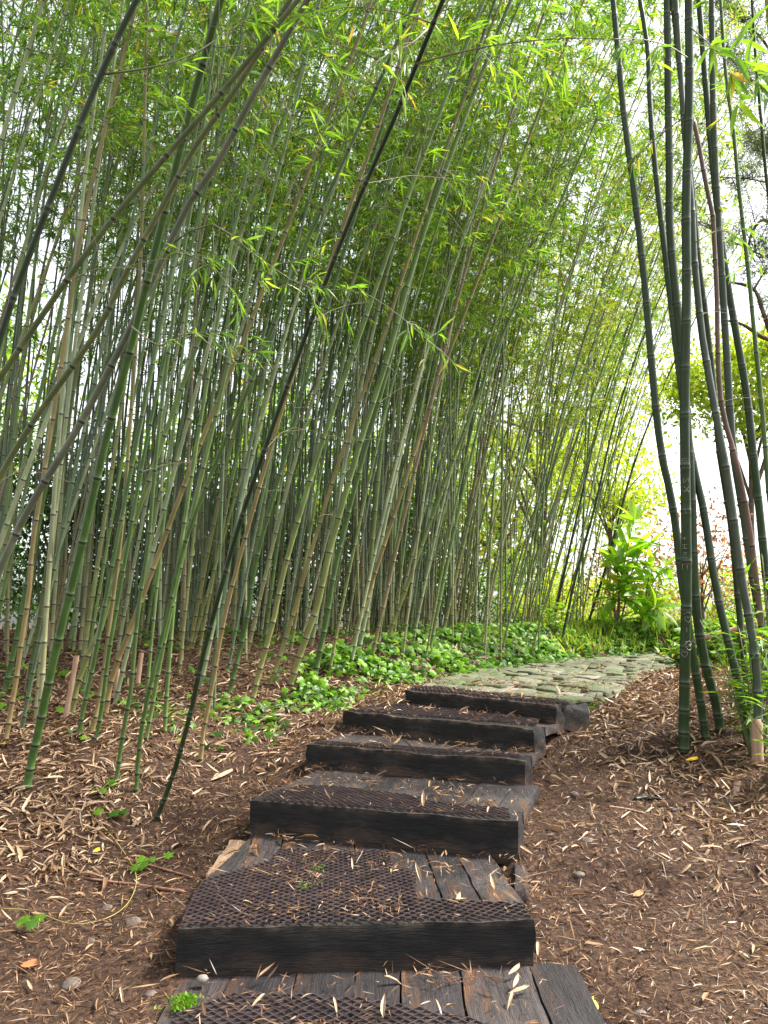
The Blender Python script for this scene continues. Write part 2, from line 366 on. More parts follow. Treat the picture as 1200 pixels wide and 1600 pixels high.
# ------------------------------------------------------------------ SETTING: ground sheet
def inpoly(x, y, poly):
    x = np.asarray(x); y = np.asarray(y); c = np.zeros(x.shape, bool); n = len(poly)
    for i in range(n):
        x1, y1 = poly[i]; x2, y2 = poly[(i+1) % n]
        if y1 == y2: continue
        c ^= ((y1 > y) != (y2 > y)) & (x < (x2-x1)*(y-y1)/(y2-y1)+x1)
    return c
PL = [PZ(*p, -.56)[:2] for p in [(655, 1072), (690, 1061), (745, 1047), (815, 1036), (900, 1029), (1040, 1022.5)]]
PR = [PZ(*p, -.56)[:2] for p in [(880, 1094), (935, 1090), (985, 1072), (1022, 1055), (1050, 1043), (1110, 1034)]]
PATHPOLY = [tuple(p) for p in PL]+[tuple(p) for p in PR[::-1]]
def axis(lo, hi, st, far_lo, far_hi):
    a = list(np.arange(lo, hi, st)); s = st; x = lo
    left = []
    while x > far_lo: s *= 1.25; x -= s; left.append(x)
    s = st; x = a[-1]; right = []
    while x < far_hi: s *= 1.25; x += s; right.append(x)
    return np.array(left[::-1]+a+right)
gx = axis(-4.5, 4.5, .04, -400, 400); gy = axis(1.2, 12.0, .045, -60, 600)
GX, GY = np.meshgrid(gx, gy)
GZ = ground_rel(GX, GY)+ZC
GZ += np.where((np.abs(GX) < 6) & (GY < 12), fbm(GX*24, GY*24, 5, 3)*.018, 0)
# bed the stairs: press the soil down below the treads
xc = np.interp(GY, [0, 3, 4, 5, 6], [-.05, -.08, .0, .15, .5])
cor = (1-smooth(.50, .60, np.abs(GX-xc)))*(1-smooth(5.2, 5.8, GY))*smooth(0, 1.0, GY)
GZ -= .09*cor
GZ = np.where(inpoly(GX, GY, PATHPOLY), np.minimum(GZ, ZC-.54-.075), GZ)
ny, nx = GX.shape
idx = np.arange(nx*ny).reshape(ny, nx)
mb = MB(); mb.add(np.stack([GX, GY, GZ], -1).reshape(-1, 3), [np.stack([idx[:-1, :-1], idx[:-1, 1:], idx[1:, 1:], idx[1:, :-1]], -1).reshape(-1, 4)])
tag(mb.build('ground', M['soil']), kind='structure')

# ------------------------------------------------------------------ STEPS
def hexa(mb, c00, c10, c11, c01, th, nx_, ny_, nz_=3, amp=.004, seed=0, endrot=0.0, rnd=0.5):
    """rough slab: four top corners, thickness th downwards, one closed skin"""
    c00, c10, c11, c01 = map(np.asarray, (c00, c10, c11, c01)); ids = {}; V = []; Fq = []; WR = []
    rs = random.Random(seed)
    def vid(i, j, k):
        key = (i, j, k)
        if key not in ids:
            u, v, ww = i/nx_, j/ny_, k/nz_
            p = (c00*(1-u)+c10*u)*(1-v)+(c01*(1-u)+c11*u)*v
            p = p+np.array([0, 0, -th*ww])
            a = p[0]*9+seed*3.1; b = p[1]*9+p[2]*17
            am = amp
            ee = min(u, 1-u)
            if endrot and u > 1-endrot: am = amp*1.6
            q = np.array([float(fbm(a, b, 1)), float(fbm(a, b, 11)), float(fbm(a, b, 21))])*am*2.2
            # soften the arrises
            bev = .003*((i in (0, nx_))+(j in (0, ny_))+(k in (0, nz_)) > 1)
            ctr = (c00+c10+c11+c01)/4-np.array([0, 0, th/2]); dd = ctr-p
            q = q+dd/max(np.linalg.norm(dd), 1e-6)*bev*1.3
            ids[key] = len(V); V.append(p+q); WR.append(1.0 if (j == 0 and k == 0) else 0.0)
        return ids[key]
    for i in range(nx_):
        for j in range(ny_):
            Fq.append([vid(i, j, 0), vid(i+1, j, 0), vid(i+1, j+1, 0), vid(i, j+1, 0)])
            Fq.append([vid(i, j, nz_), vid(i, j+1, nz_), vid(i+1, j+1, nz_), vid(i+1, j, nz_)])
    for i in range(nx_):
        for k in range(nz_):
            Fq.append([vid(i, 0, k), vid(i, 0, k+1), vid(i+1, 0, k+1), vid(i+1, 0, k)])
            Fq.append([vid(i, ny_, k), vid(i+1, ny_, k), vid(i+1, ny_, k+1), vid(i, ny_, k+1)])
    for j in range(ny_):
        for k in range(nz_):
            Fq.append([vid(0, j, k), vid(0, j+1, k), vid(0, j+1, k+1), vid(0, j, k+1)])
            Fq.append([vid(nx_, j, k), vid(nx_, j, k+1), vid(nx_, j+1, k+1), vid(nx_, j+1, k)])
    mb.add(V, [np.array(Fq)], wear=np.array(WR))

def expanded_metal(mb, O, d, n, z, poly, long_=.043, row=.0200):
    """zigzag strands of a diamond mesh clipped to a world polygon; each strand is a slanted bar"""
    pts = np.array(poly); loc = np.stack([(pts-O[:2])@d[:2], (pts-O[:2])@n[:2]], 1)
    u0, v0 = loc.min(0); u1, v1 = loc.max(0); lp = [tuple(q) for q in loc]
    seg = 4; us = np.arange(u0, u1, long_/2/seg)
    for k, vv in enumerate(np.arange(v0, v1, row)):
        ph = (us/(long_/2)+k) % 2; tri = np.abs(ph-1)            # 0..1 triangle wave
        off = (.5-.5*np.cos(tri*math.pi))*row*.72
        X, Y = us, vv+off; ok = inpoly(X, Y, lp)
        i = 0
        while i < len(us):
            if not ok[i]: i += 1; continue
            j = i
            while j+1 < len(us) and ok[j+1]: j += 1
            if j-i > 2:
                P = O[None]+X[i:j+1, None]*d[None]+Y[i:j+1, None]*n[None]; P[:, 2] = z+.003
                m_ = len(P); sag = fbm(P[:, 0]*4, P[:, 1]*4, 31)*.006
                P[:, 2] += sag
                a = P+n*-.0012; b = P+n*.0012; top = np.array([0, 0, .0095])-n*.003
                V = np.stack([a, b, b+top, a+top], 1).reshape(-1, 3)
                q = np.arange(m_-1)[:, None]*4; r_ = np.arange(4)[None]; r2 = (r_+1) % 4
                mb.add(V, [np.concatenate([np.stack([q+r_, q+r2, q+4+r2, q+4+r_], -1).reshape(-1, 4), np.array([[3, 2, 1, 0]]), np.array([[0, 1, 2, 3]])+(m_-1)*4])])
            i = j+1

def line_hit(p, d, a, b):
    m_ = np.array([[d[0], -(b[0]-a[0])], [d[1], -(b[1]-a[1])]])
    t, s = np.linalg.solve(m_, np.array([a[0]-p[0], a[1]-p[1]])); return t, s
STZ = [-1.22, -1.07, -.91, -.78, -.65, -.54]
STAB = [None, ((275, 1451), (837, 1437)), ((390, 1250), (811, 1283)), ((478, 1163), (820, 1188)), ((535, 1111), (834, 1138)), ((633, 1078), (868, 1101))]
E = []
for k in range(6):
    if k == 0: A = np.array([-.72, 2.05, STZ[0]+ZC]); B = np.array([.67, 2.02, STZ[0]+ZC])
    else: A = PZ(*STAB[k][0], STZ[k]); B = PZ(*STAB[k][1], STZ[k])
    E.append((A, B))
MESHPX = {0: [(275, 1583), (347, 1559), (373, 1551), (560, 1559), (648, 1575), (718, 1588), (762, 1599), (800, 1640), (860, 1790), (170, 1790)],
          1: [(281, 1448), (300, 1400), (318, 1374), (420, 1345), (437, 1327), (610, 1330), (613, 1358), (650, 1362), (652, 1404), (815, 1412), (830, 1434)],
          2: [(405, 1250), (440, 1234), (470, 1228), (520, 1228), (640, 1243), (690, 1255), (795, 1264), (799, 1279)],
          3: [(490, 1162), (500, 1158), (650, 1168), (812, 1180), (815, 1185)],
          4: [(545, 1110), (614, 1098), (654, 1100), (845, 1124), (838, 1134)],
          5: [(640, 1077), (665, 1073), (870, 1093), (893, 1099), (868, 1099)]}
STLAB = ['wide lowest timber step in the foreground with worn dark planks and a pebble on it',
         'second timber step from the bottom with a large L shaped sheet of metal mesh',
         'third timber step from the bottom with a narrow mesh strip before broken planks',
         'fourth timber step from the bottom with a cracked, hollowed front beam',
         'fifth timber step from the bottom, its tread nearly covered by metal mesh',
         'topmost timber step, right against the cobblestone path']
SLH = [.15, .15, .145, .14, .14, .13]
def tread_end(k):      # world xy polyline where a tread stops
    return E[k+1]
for k in range(6):
    A, B = E[k]; d = nrm(B-A); n = np.array([-d[1], d[0], 0.0]); L = np.linalg.norm(B-A)
    t = empty('timber_step', tuple((A+B)/2-np.array([0, 0, SLH[k]]))); org = np.array(t.location)
    tag(t, STLAB[k], 'step', 'timber steps of the stairway')
    sd_ = .17 if k < 5 else .24
    # front beam in its own frame so that the grain runs along it
    mb = MB(); hexa(mb, (-L/2, 0, 0), (L/2, 0, 0), (L/2, sd_, 0), (-L/2, sd_, 0), SLH[k]+.05, 40, 6, 6, .006 if k in (1, 2) else .011, seed=k+1, endrot=.04 if k < 3 else .08)
    o = mb.build('front_beam', M['sleeper'], t); o.location = (0, 0, SLH[k]-.002); o.rotation_euler = (0, 0, math.atan2(d[1], d[0]))
    if k == 5:     # rotten off-cut block beside the right end
        mb = MB(); hexa(mb, (L/2+.004, .07, -.010), (L/2+.022, .14, -.035), (L/2+.055, .30, -.06), (L/2+.004, .34, -.008), SLH[k]+.02, 6, 9, 5, .012, seed=90+k)
        o = mb.build('end_block', M['sleeper'], t); o.location = (0, 0, SLH[k]-.002); o.rotation_euler = (0, 0, math.atan2(d[1], d[0]))
    if k < 5:
        A2, B2 = E[k+1]; npl = [7, 8, 9, 8, 7][k]
        cuts = np.sort(np.r_[0, 1, (np.arange(1, npl)+rng.uniform(-.18, .18, npl-1))/npl])
        for i in range(npl):
            s0, s1 = cuts[i]+.0015/L, cuts[i+1]-.0015/L
            p0 = A+d*L*s0+n*(sd_+.006); p1 = A+d*L*s1+n*(sd_+.006); q = []
            for p in (p0, p1):
                tt, ss = line_hit(p, n, A2, B2)
                if k == 1 and ss < -.03: tt = min(tt, .20+rng.uniform(0, .06)+max(0, (p[0]+.75))*1.0)
                if ss < -.03: tt = min(tt, .75)
                if ss > 1.03: tt = min(tt, .75)
                q.append(p+n*(tt+.03))
            dz = rng.uniform(-.007, .0); th = .055
            up = np.array([0, 0, dz-.004])
            ctr = (p0+p1+q[0]+q[1])/4
            mb = MB(); hexa(mb, p0+up-ctr, p1+up-ctr, q[1]+up-ctr, q[0]+up-ctr, th, 6, 16, 2, .0075, seed=k*17+i)
            o = mb.build('tread_plank', M['plank'], t); o.location = tuple(ctr-org)
    # expanded metal
    poly = [PZ(u, v, STZ[k]+.004)[:2] for u, v in MESHPX[k]]
    if k in (3, 4, 5): pass
    mb = MB(); O = A.copy(); expanded_metal(mb, O-org, d, n, STZ[k]+ZC-org[2], [p-org[:2] for p in poly])
    mb.build('metal_mesh', M['metal'], t, smooth_=False)

def tread_top(x, y):
    """height of stair treads where there are any, else nan"""
    z = np.full(np.shape(x), np.nan)
    for k in range(6):
        A, B = E[k]
        if k < 5: A2, B2 = E[k+1]; poly = [A[:2], B[:2], B2[:2], A2[:2]]
        else:
            d = nrm(B-A); n = np.array([-d[1], d[0], 0]); poly = [A[:2], B[:2], (B+n*.24)[:2], (A+n*.24)[:2]]
        z = np.where(inpoly(x, y, poly), A[2]+.006, z)
    return z

# ------------------------------------------------------------------ PATH of cobbles
def poly_at(P, t):
    P = np.array(P); d = np.r_[0, np.cumsum(np.linalg.norm(np.diff(P, axis=0), axis=1))]
    return np.array([np.interp(t*d[-1], d, P[:, 0]), np.interp(t*d[-1], d, P[:, 1])])
mb = MB(); nr = 19
def pth(u, v): return poly_at(PL, v)*(1-u)+poly_at(PR, v)*u
for j in range(nr):
    v0, v1 = (j/nr)**1.05, ((j+1)/nr)**1.05
    ncol = 7+R.randint(0, 1); cu = np.r_[0, np.sort((np.arange(1, ncol)+rng.uniform(-.22, .22, ncol-1))/ncol), 1]
    if j % 2: cu = np.r_[0, (cu[:-1]+cu[1:])/2, 1]
    for i in range(len(cu)-1):
        if R.random() < .02: continue
        u0, u1 = cu[i], cu[i+1]; jt = lambda s=.006: rng.uniform(-s, s)
        if u1-u0 < .05: continue
        vj = rng.uniform(-.006, .006, 4)
        cs = [pth(u0+jt(.018), v0+vj[0]), pth(u1+jt(.018), v0+vj[1]), pth(u1+jt(.018), v1+vj[2]), pth(u0+jt(.018), v1+vj[3])]
        c = sum(cs)/4; ring = []
        K = 16
        for q in range(K):
            e = q*4/K; a = int(e) % 4; f = e-int(e)
            p = cs[a]*(1-f)+cs[(a+1) % 4]*f
            dd = p-c; corner = abs(f-.0) < .01
            p = c+dd*(.93 if corner else .985)
            ring.append(p+rng.uniform(-.008, .008, 2))
        ring = np.array(ring); zt = STZ[5]+ZC-.012+rng.uniform(-.008, .014)
        tilt = rng.uniform(-.05, .05, 2); V = []
        for sc, dz in ((1.02, -.09), (1.0, -.018), (.965, -.004), (.85, 0.0)):
            P = c+(ring-c)*sc; z = zt+dz+(P-c)@tilt+fbm(P[:, 0]*14, P[:, 1]*14, 4)*.026*(sc < 1)
            V.append(np.c_[P, z])
        V.append(np.array([[c[0], c[1], zt+.003]])); V = np.vstack(V)
        Fq = [];
        for r_ in range(3):
            for q in range(K): Fq.append([r_*K+q, r_*K+(q+1) % K, (r_+1)*K+(q+1) % K, (r_+1)*K+q])
        Ft = [[3*K+q, 3*K+(q+1) % K, 4*K] for q in range(K)]
        mb.add(V, [np.array(Fq), np.array(Ft)], rnd=R.random())
tag(mb.build('path', M['stone']), kind='structure')
mb = MB(); g = []
for v in np.linspace(0, 1, 30):
    for u in np.linspace(-.02, 1.02, 10): p = pth(u, v); g.append([p[0], p[1], STZ[5]+ZC-.038])
q = np.arange(300).reshape(30, 10); mb.add(g, [np.stack([q[:-1, :-1], q[:-1, 1:], q[1:, 1:], q[1:, :-1]], -1).reshape(-1, 4)])
tag(mb.build('path_bed', M['joint']), kind='structure')

# ------------------------------------------------------------------ BAMBOO
def node_heights(L, first=.12, mx=.34, r=None):
    out = []; h = .05; k = 0
    while h < L: out.append(h); h += min(mx, .10+.035*k)*r.uniform(.92, 1.08); k += 1
    return np.array(out)
def culm_mesh(mb, P, r0, r1, rr, K=8, mx=.34, cvv=None, detail=True):
    """stem with swollen rings at the nodes.  P dense polyline; returns node positions"""
    d = np.r_[0, np.cumsum(np.linalg.norm(np.diff(P, axis=0), axis=1))]; L = d[-1]
    nh = node_heights(L, mx=mx, r=rr); hs_ = []; rs = []; nf = []
    rad = lambda h: r0+(r1-r0)*(h/L)**1.35
    prev = 0; fl = .07 if r0 > .026 else .15
    for i, h in enumerate(nh):
        if i: m_ = (prev+h)/2; hs_.append(m_); rs.append(rad(m_)*.97); nf.append((h-prev)/2)
        r_ = rad(h)
        if detail: st = ((-.05, 1, .05), (-.012, 1.0, .012), (-.004, 1+fl, .004), (.0, 1.01, 0), (.004, 1+fl, .004), (.012, .985, .012), (.05, .98, .05)) if r0 > .012 else ((-.01, 1, .01), (0, 1.2, 0), (.01, 1, .01))
        else: st = ((-.012, 1, .012), (0, 1.15, 0), (.012, 1, .012))
        gap = min(h-prev if i else .1, .34)/2*.8
        for dh, q, n_ in st:
            if abs(dh) < gap or abs(dh) < .015: hs_.append(max(h+dh, 0)); rs.append(r_*q); nf.append(n_)
        prev = h
    hs_.append(L); rs.append(r1*.6); nf.append(.1)
    hs_ = np.array(hs_); o = np.argsort(hs_, kind='stable'); hs_ = hs_[o]; rs = np.array(rs)[o]; nf = np.array(nf)[o]
    keep = np.r_[True, np.diff(hs_) > 1e-4]; hs_, rs, nf = hs_[keep], rs[keep], nf[keep]
    Q = np.stack([np.interp(hs_, d, P[:, k]) for k in range(3)], 1)
    tube(mb, Q, rs, K, cap=False, hm=hs_, nf=nf, cv=rr.random() if cvv is None else cvv)
    NP = np.stack([np.interp(nh, d, P[:, k]) for k in range(3)], 1)
    return nh, NP, L
def foliage(mbl, mbt, nh, NP, L, h0, rr, nb=2, twigs=5, fan=5, ll=(.075, .14), blen=(.45, 1.1), dens=1.0, lw=.125, big=False, tw=True):
    """branches leave the nodes above h0, fork into twigs, each twig ends in a fan of hanging leaves"""
    PP = []; DD = []; LL = []
    for h, p in zip(nh, NP):
        if h < h0: continue
        f = (h-h0)/max(L-h0, .1); 
        if rr.random() > dens*(.35+f*1.3): continue
        for b in range(nb):
            az = rr.uniform(0, 2*math.pi); el = rr.uniform(.25, 1.0); bl = rr.uniform(*blen)*(1.15-.75*f)
            dv = np.array([math.cos(az)*math.cos(el), math.sin(az)*math.cos(el), math.sin(el)])
            ts = np.array([0, .25, .5, .75, 1.0]); path = p+dv*bl*ts[:, None]-UP*(ts**2)[:, None]*bl*rr.uniform(.25, .6)
            if tw: tube(mbt, path, [.0035, .003, .0024, .0018, .001], 3, cap=False)
            for q in range(twigs):
                t = rr.uniform(.3, 1.0); s = np.array([np.interp(t, ts, path[:, k]) for k in range(3)])
                a2 = az+rr.uniform(-1.2, 1.2); e2 = rr.uniform(-.5, .7); tl = rr.uniform(.08, .3)
                d2 = np.array([math.cos(a2)*math.cos(e2), math.sin(a2)*math.cos(e2), math.sin(e2)])
                e_ = s+d2*tl-UP*tl*.2
                if tw and q % 2 == 0: tube(mbt, np.array([s, (s+e_)/2+UP*.01, e_]), [.0016, .0013, .0008], 3, cap=False)
                k = rr.randint(max(2, fan-2), fan+2); tt = np.array([rr.uniform(.45, 1.0) for _ in range(k)])
                PP.append(s+(e_-s)*tt[:, None]); dd = d2+rng.normal(size=(k, 3))*.55-UP*rr.uniform(.1, .7)
                DD.append(dd); LL.append(rng.uniform(ll[0], ll[1], k))
    if not PP: return 0
    P = np.vstack(PP); D = nrm(np.vstack(DD)); Ls = np.concatenate(LL); k = len(P)
    nn = nrm(UP+rng.normal(size=(k, 3))*.6)
    if big: leaves8(mbl, P, D, nn, Ls, Ls*lw, rng.random(k), droop=rng.uniform(.05, .35, k))
    else: leaves4(mbl, P, D, nn, Ls, Ls*lw*1.15, rng.random(k))
    return k
def bend_curve(L, a0, a1, side, rr, n=26):
    t = np.linspace(0, 1, n); ds = L/(n-1)
    ang = a0+(a1-a0)*t**1.6; wob = side*t**1.3+math.radians(rr.uniform(-1.5, 1.5))*np.sin(t*rr.uniform(5, 9)+rr.uniform(0, 6))
    dx = np.sin(ang)*np.cos(wob*0); dy = np.sin(wob); dz = np.cos(ang)
    D = nrm(np.stack([dx, dy, dz], 1)); return np.vstack([[0, 0, 0], np.cumsum(D[:-1]*ds, 0)])
TONES = [('bluish green', (.10, .155, .085)), ('grass green', (.11, .18, .05)), ('olive', (.16, .185, .06)), ('pale grey green', (.23, .28, .155)), ('dull brown', (.19, .155, .09))]
def make_bamboo(P, r0, r1, mat, leafmat, h0, rr, K=8, name='bamboo', mx=.34, cvv=None, tone=1, **fo):
    """P absolute or local polyline (first point = base) -> thing with culm, twigs, leaves"""
    base = P[0].copy(); t = empty(name, tuple(base)); Q = P-base
    Q[0] -= (Q[1]-Q[0])*.0+UP*.04
    mb = MB(); nh, NP, L = culm_mesh(mb, Q, r0, r1, rr, K, mx, cvv); co = mb.build('culm', mat, t); co.color = (*TONES[tone][1], 1)
    ml, mt = MB(), MB(); k = foliage(ml, mt, nh, NP, L, h0, rr, **fo)
    for h, p in zip(nh, NP):               # dead leafless side twigs below the crown
        if 1.3 < h < h0+1.5 and rr.random() < .16:
            az = rr.uniform(0, 6.28); bl = rr.uniform(.25, .8); dv = np.array([math.cos(az), math.sin(az), rr.uniform(-.1, .9)]); ts = np.array([0, .35, .7, 1.0])
            path = p+dv*bl*ts[:, None]-UP*(ts**2)[:, None]*bl*.3; tube(mt, path, [.0024, .0019, .0014, .0008], 3, cap=False)
            for t_ in (.4, .65):
                a2 = az+rr.choice((-.7, .7)); q = p+dv*bl*t_-UP*t_*t_*bl*.3; tube(mt, np.array([q, q+np.array([math.cos(a2), math.sin(a2), .25])*bl*.2, q+np.array([math.cos(a2), math.sin(a2), .1])*bl*.4]), [.0014, .001, .0006], 3, cap=False)
    if mt.n: mt.build('twigs', M['twig'], t)
    if k:
        ml.build('leaves', leafmat, t, smooth_=False)
    return t, nh, NP, L

def extend(P, L, rr, lean=(.35, -.1)):
    """carry a traced stem on above the picture to its full length, bending over"""
    cur = np.sum(np.linalg.norm(np.diff(P, axis=0), axis=1)); d = nrm(P[-1]-P[-3]); Q = [P[-1]]; st = .4
    while cur < L:
        d = nrm(d+np.array([lean[0]*.05, lean[1]*.05, -.012])); Q.append(Q[-1]+d*st); cur += st
    return np.vstack([P, np.array(Q[1:])]) if len(Q) > 1 else P

HERO = []
def traced(px, wpx, mat, k=.35, L=9.5, leafmat='bleaf', h0=3.6, label='', group=None, Y=None, lean=(.35, -.1), name='bamboo', mx=.34, wtop=None, cvv=None, **fo):
    base = hit(*px[0]) if Y is None else PY(*px[0], Y)
    if Y is not None: base[2] = float(gz(base[0], base[1]))
    Yb = base[1]; v0 = px[0][1]; pts = [base]
    for u, v in px[1:]: pts.append(PY(u, v, Yb-k*(v0-v)/1200.0*(1+.5*(v0-v)/1200.)))
    P = catmull(np.array(pts), 26); P = extend(P, L, R, lean)
    r0 = wpx*(.84 if px[0][0] < 1000 else 1)/2*Yb/F
    r1 = max(.004, r0*.22)
    t, nh, NP, LL = make_bamboo(P, r0, r1, M[mat], M[leafmat], h0, R, K=10, name=name, mx=mx, cvv=cvv, **fo)
    tag(t, label, 'bamboo', group); HERO.append((t, base)); return t, P

GL = 'bamboo culms at the left edge of the grove'
FO = dict(nb=2, twigs=4, fan=4, dens=.8)
t_L1, P_L1 = traced([(241, 1278), (266, 1225), (297, 1117), (315, 1033), (336, 952), (380, 800), (450, 600), (540, 360), (610, 200), (692, 0)], 8.8, 'culm_dark', 1.0, 9, label='thin almost black bamboo slanting right across the grove, rooted nearest to the steps', group=GL, **FO)
t_L2, P_L2 = traced([(-210, 1330), (-150, 1060), (-70, 760), (0, 530), (30, 440), (100, 260), (160, 110), (213, 0)], 13, 'culm_dark', .3, 9, Y=3.0, label='dark brown bamboo crossing the upper left corner, forking off a thin side branch', group=GL, **FO)
traced([(-330, 1340), (-270, 1100), (-150, 810), (0, 590), (85, 465), (150, 375), (215, 295), (285, 215), (350, 140), (425, 50), (465, 0)], 12, 'culm_olive', .3, 9, Y=3.3, label='olive bamboo leaning hardest, crossing the upper left in one long diagonal', group=GL, **FO)
traced([(-200, 1260), (-120, 1000), (0, 745), (75, 625), (150, 520), (205, 410), (255, 320), (310, 220), (375, 130), (450, 5)], 12, 'culm_olive', .5, 9, Y=3.8, label='dark olive bamboo diagonal just below the steepest leaning one', group=GL, **FO)
t_L5, P_L5 = traced([(-90, 1230), (-60, 1040), (0, 890), (50, 785), (115, 680), (200, 520), (260, 390), (300, 310), (340, 255), (395, 150), (480, 0)], 14, 'culm_grey', .6, 9.5, Y=4.2, label='thick grey brown bamboo leaning right from the left edge of the picture', group=GL, **FO)
traced([(8, 1158), (15, 1120), (22, 1085), (32, 1012), (46, 922), (51, 850), (85, 640), (130, 350), (190, 100), (215, 0)], 9, 'culm_tan', .3, label='tan bamboo standing at the far left of the grove front', group=GL, **FO)
traced([(40, 1232), (45, 1207), (59, 1147), (75, 1072), (96, 980), (122, 877), (165, 690), (200, 560), (250, 360), (300, 160), (345, 0)], 15, 'culm_green', .9, label='thickest bright green bamboo at the lower left, rooted in leaf litter', group=GL, **FO)
traced([(5, 1082), (15, 1047), (26, 997), (41, 917), (60, 820), (95, 620), (120, 420), (140, 200), (150, 0)], 10, 'culm_green', .3, label='green bamboo at the left picture edge behind the tan one', group=GL, **FO)
traced([(41, 1085), (52, 1025), (61, 977), (72, 895), (79, 850), (110, 640), (150, 400), (180, 180), (200, 0)], 9, 'culm_olive', .3, label='slim olive bamboo rising between the tan and the thickest green one', group=GL, **FO)
traced([(111, 1116), (122, 1065), (140, 1017), (160, 975), (180, 900), (199, 850), (250, 700), (330, 480), (400, 300), (470, 110), (500, 0)], 10, 'culm', .4, label='green bamboo beside the pale cut stump, leaning strongly right', group=GL, cvv=.9, **FO)
traced([(121, 1151), (136, 1082), (147, 1035), (160, 965), (180, 860), (215, 680), (260, 460), (300, 250), (330, 0)], 8, 'culm_green', .3, label='slim green bamboo just right of the pale cut stump', group=GL, **FO)
traced([(142, 1147), (156, 1087), (165, 1025), (172, 970), (190, 830), (205, 640), (220, 400), (230, 0)], 8, 'culm_tan', .3, label='slim brownish bamboo, left one of a close pair in the litter', group=GL, **FO)
traced([(150, 1155), (160, 1100), (170, 1020), (180, 962), (200, 850), (235, 660), (290, 420), (350, 180), (390, 0)], 8, 'culm_green', .4, label='slim green bamboo, right one of a close pair in the litter', group=GL, **FO)
traced([(164, 1117), (168, 1090), (178, 1047), (200, 992), (218, 945), (244, 875), (310, 700), (385, 520), (470, 300), (560, 60), (580, 0)], 10, 'culm_tan', .5, label='yellow green bamboo bending right out of a tan base', group=GL, **FO)
traced([(181, 1222), (192, 1147), (205, 1075), (211, 1000), (221, 915), (232, 850), (245, 700), (270, 500), (310, 250), (345, 0)], 8, 'culm_green', .5, label='straight bright green bamboo on the front edge of the litter bank, left of two', group=GL, **FO)
traced([(212, 1237), (221, 1140), (240, 1050), (262, 960), (285, 860), (330, 740), (395, 590), (470, 400), (560, 200), (650, 0)], 8, 'culm_green', .7, label='straight bright green bamboo on the front edge of the litter bank, right of two', group=GL, **FO)
traced([(227, 1156), (240, 1092), (250, 1035), (268, 950), (290, 850), (330, 680), (380, 470), (440, 250), (500, 0)], 8, 'culm', .5, label='slim bamboo close behind the right hand bright green one', group=GL, cvv=.2, **FO)
traced([(313, 1189), (317, 1145), (332, 1071), (346, 987), (364, 910), (400, 780), (450, 610), (520, 400), (590, 200), (650, 20)], 8, 'culm_tan', .7, label='tan bamboo rooted right of the thin black one', group=GL, **FO)
traced([(257, 1145), (261, 1075), (268, 987), (276, 900), (300, 740), (330, 560), (370, 340), (430, 60), (440, 0)], 8, 'culm', .4, label='bamboo standing upright just left of the black slanting one', group=GL, cvv=.4, **FO)
GM = 'bamboo culms along the ivy bank'
traced([(357, 1084), (386, 967), (399, 880), (440, 730), (500, 520), (560, 320), (640, 60)], 9, 'culm_green', .5, label='green bamboo at the left end of the ivy bank', group=GM, **FO)
traced([(393, 1092), (430, 958), (443, 893), (500, 700), (570, 500), (640, 300), (740, 40)], 10, 'culm', .6, label='bamboo rooted at the bottom left corner of the ivy', group=GM, cvv=.6, **FO)
traced([(421, 1071), (456, 967), (477, 893), (530, 720), (600, 520), (680, 280), (760, 60)], 8, 'culm_tan', .6, label='yellowish bamboo in the ivy left of the palest one', group=GM, **FO)
traced([(451, 1071), (499, 936), (510, 880), (560, 700), (605, 560), (650, 400), (720, 200), (790, 20)], 12, 'culm', .6, label='thick pale green bamboo rising from the ivy left of the stairs', group=GM, cvv=.6, **FO)
traced([(490, 1064), (510, 967), (525, 880), (560, 740), (610, 560), (670, 330), (740, 100)], 10, 'culm_green', .6, label='bright green bamboo standing nearest the fifth step among the ivy', group=GM, **FO)
traced([(544, 1027), (577, 923), (620, 790), (680, 610), (760, 400), (840, 180), (900, 30)], 8, 'culm_tan', .6, label='slim leaning bamboo in the ivy behind the fifth step', group=GM, **FO)
traced([(601, 1010), (638, 910), (700, 740), (770, 560), (840, 400), (900, 260), (980, 80)], 7, 'culm', .6, label='slim leaning bamboo in the ivy behind the topmost step', group=GM, cvv=.8, **FO)
traced([(573, 1000), (577, 906), (590, 760), (610, 560), (640, 340), (680, 100)], 8, 'culm', .2, label='upright bamboo in the ivy between two leaning ones', group=GM, cvv=.8, **FO)
GE = 'thin bamboo culms at the right end of the grove'
for px, lb in [([(878, 1000), (900, 900), (930, 790), (960, 660), (1000, 540), (1050, 420)], 'thin lone bamboo stem leaning right at the very end of the grove'),
               ([(915, 985), (938, 915), (958, 845), (980, 760), (1003, 690), (1030, 620)], 'thin lone bamboo stem leaning right, rooted just left of the big leaved shrub'),
               ([(862, 985), (885, 880), (910, 770), (945, 620), (985, 500), (1030, 380)], 'thin bamboo leaning right beside the lone stems at the end of the grove')]:
    traced(px, 5, 'culm_dark', .2, 8, 'bleaf_y', 3.2, lb, GE, **FO)

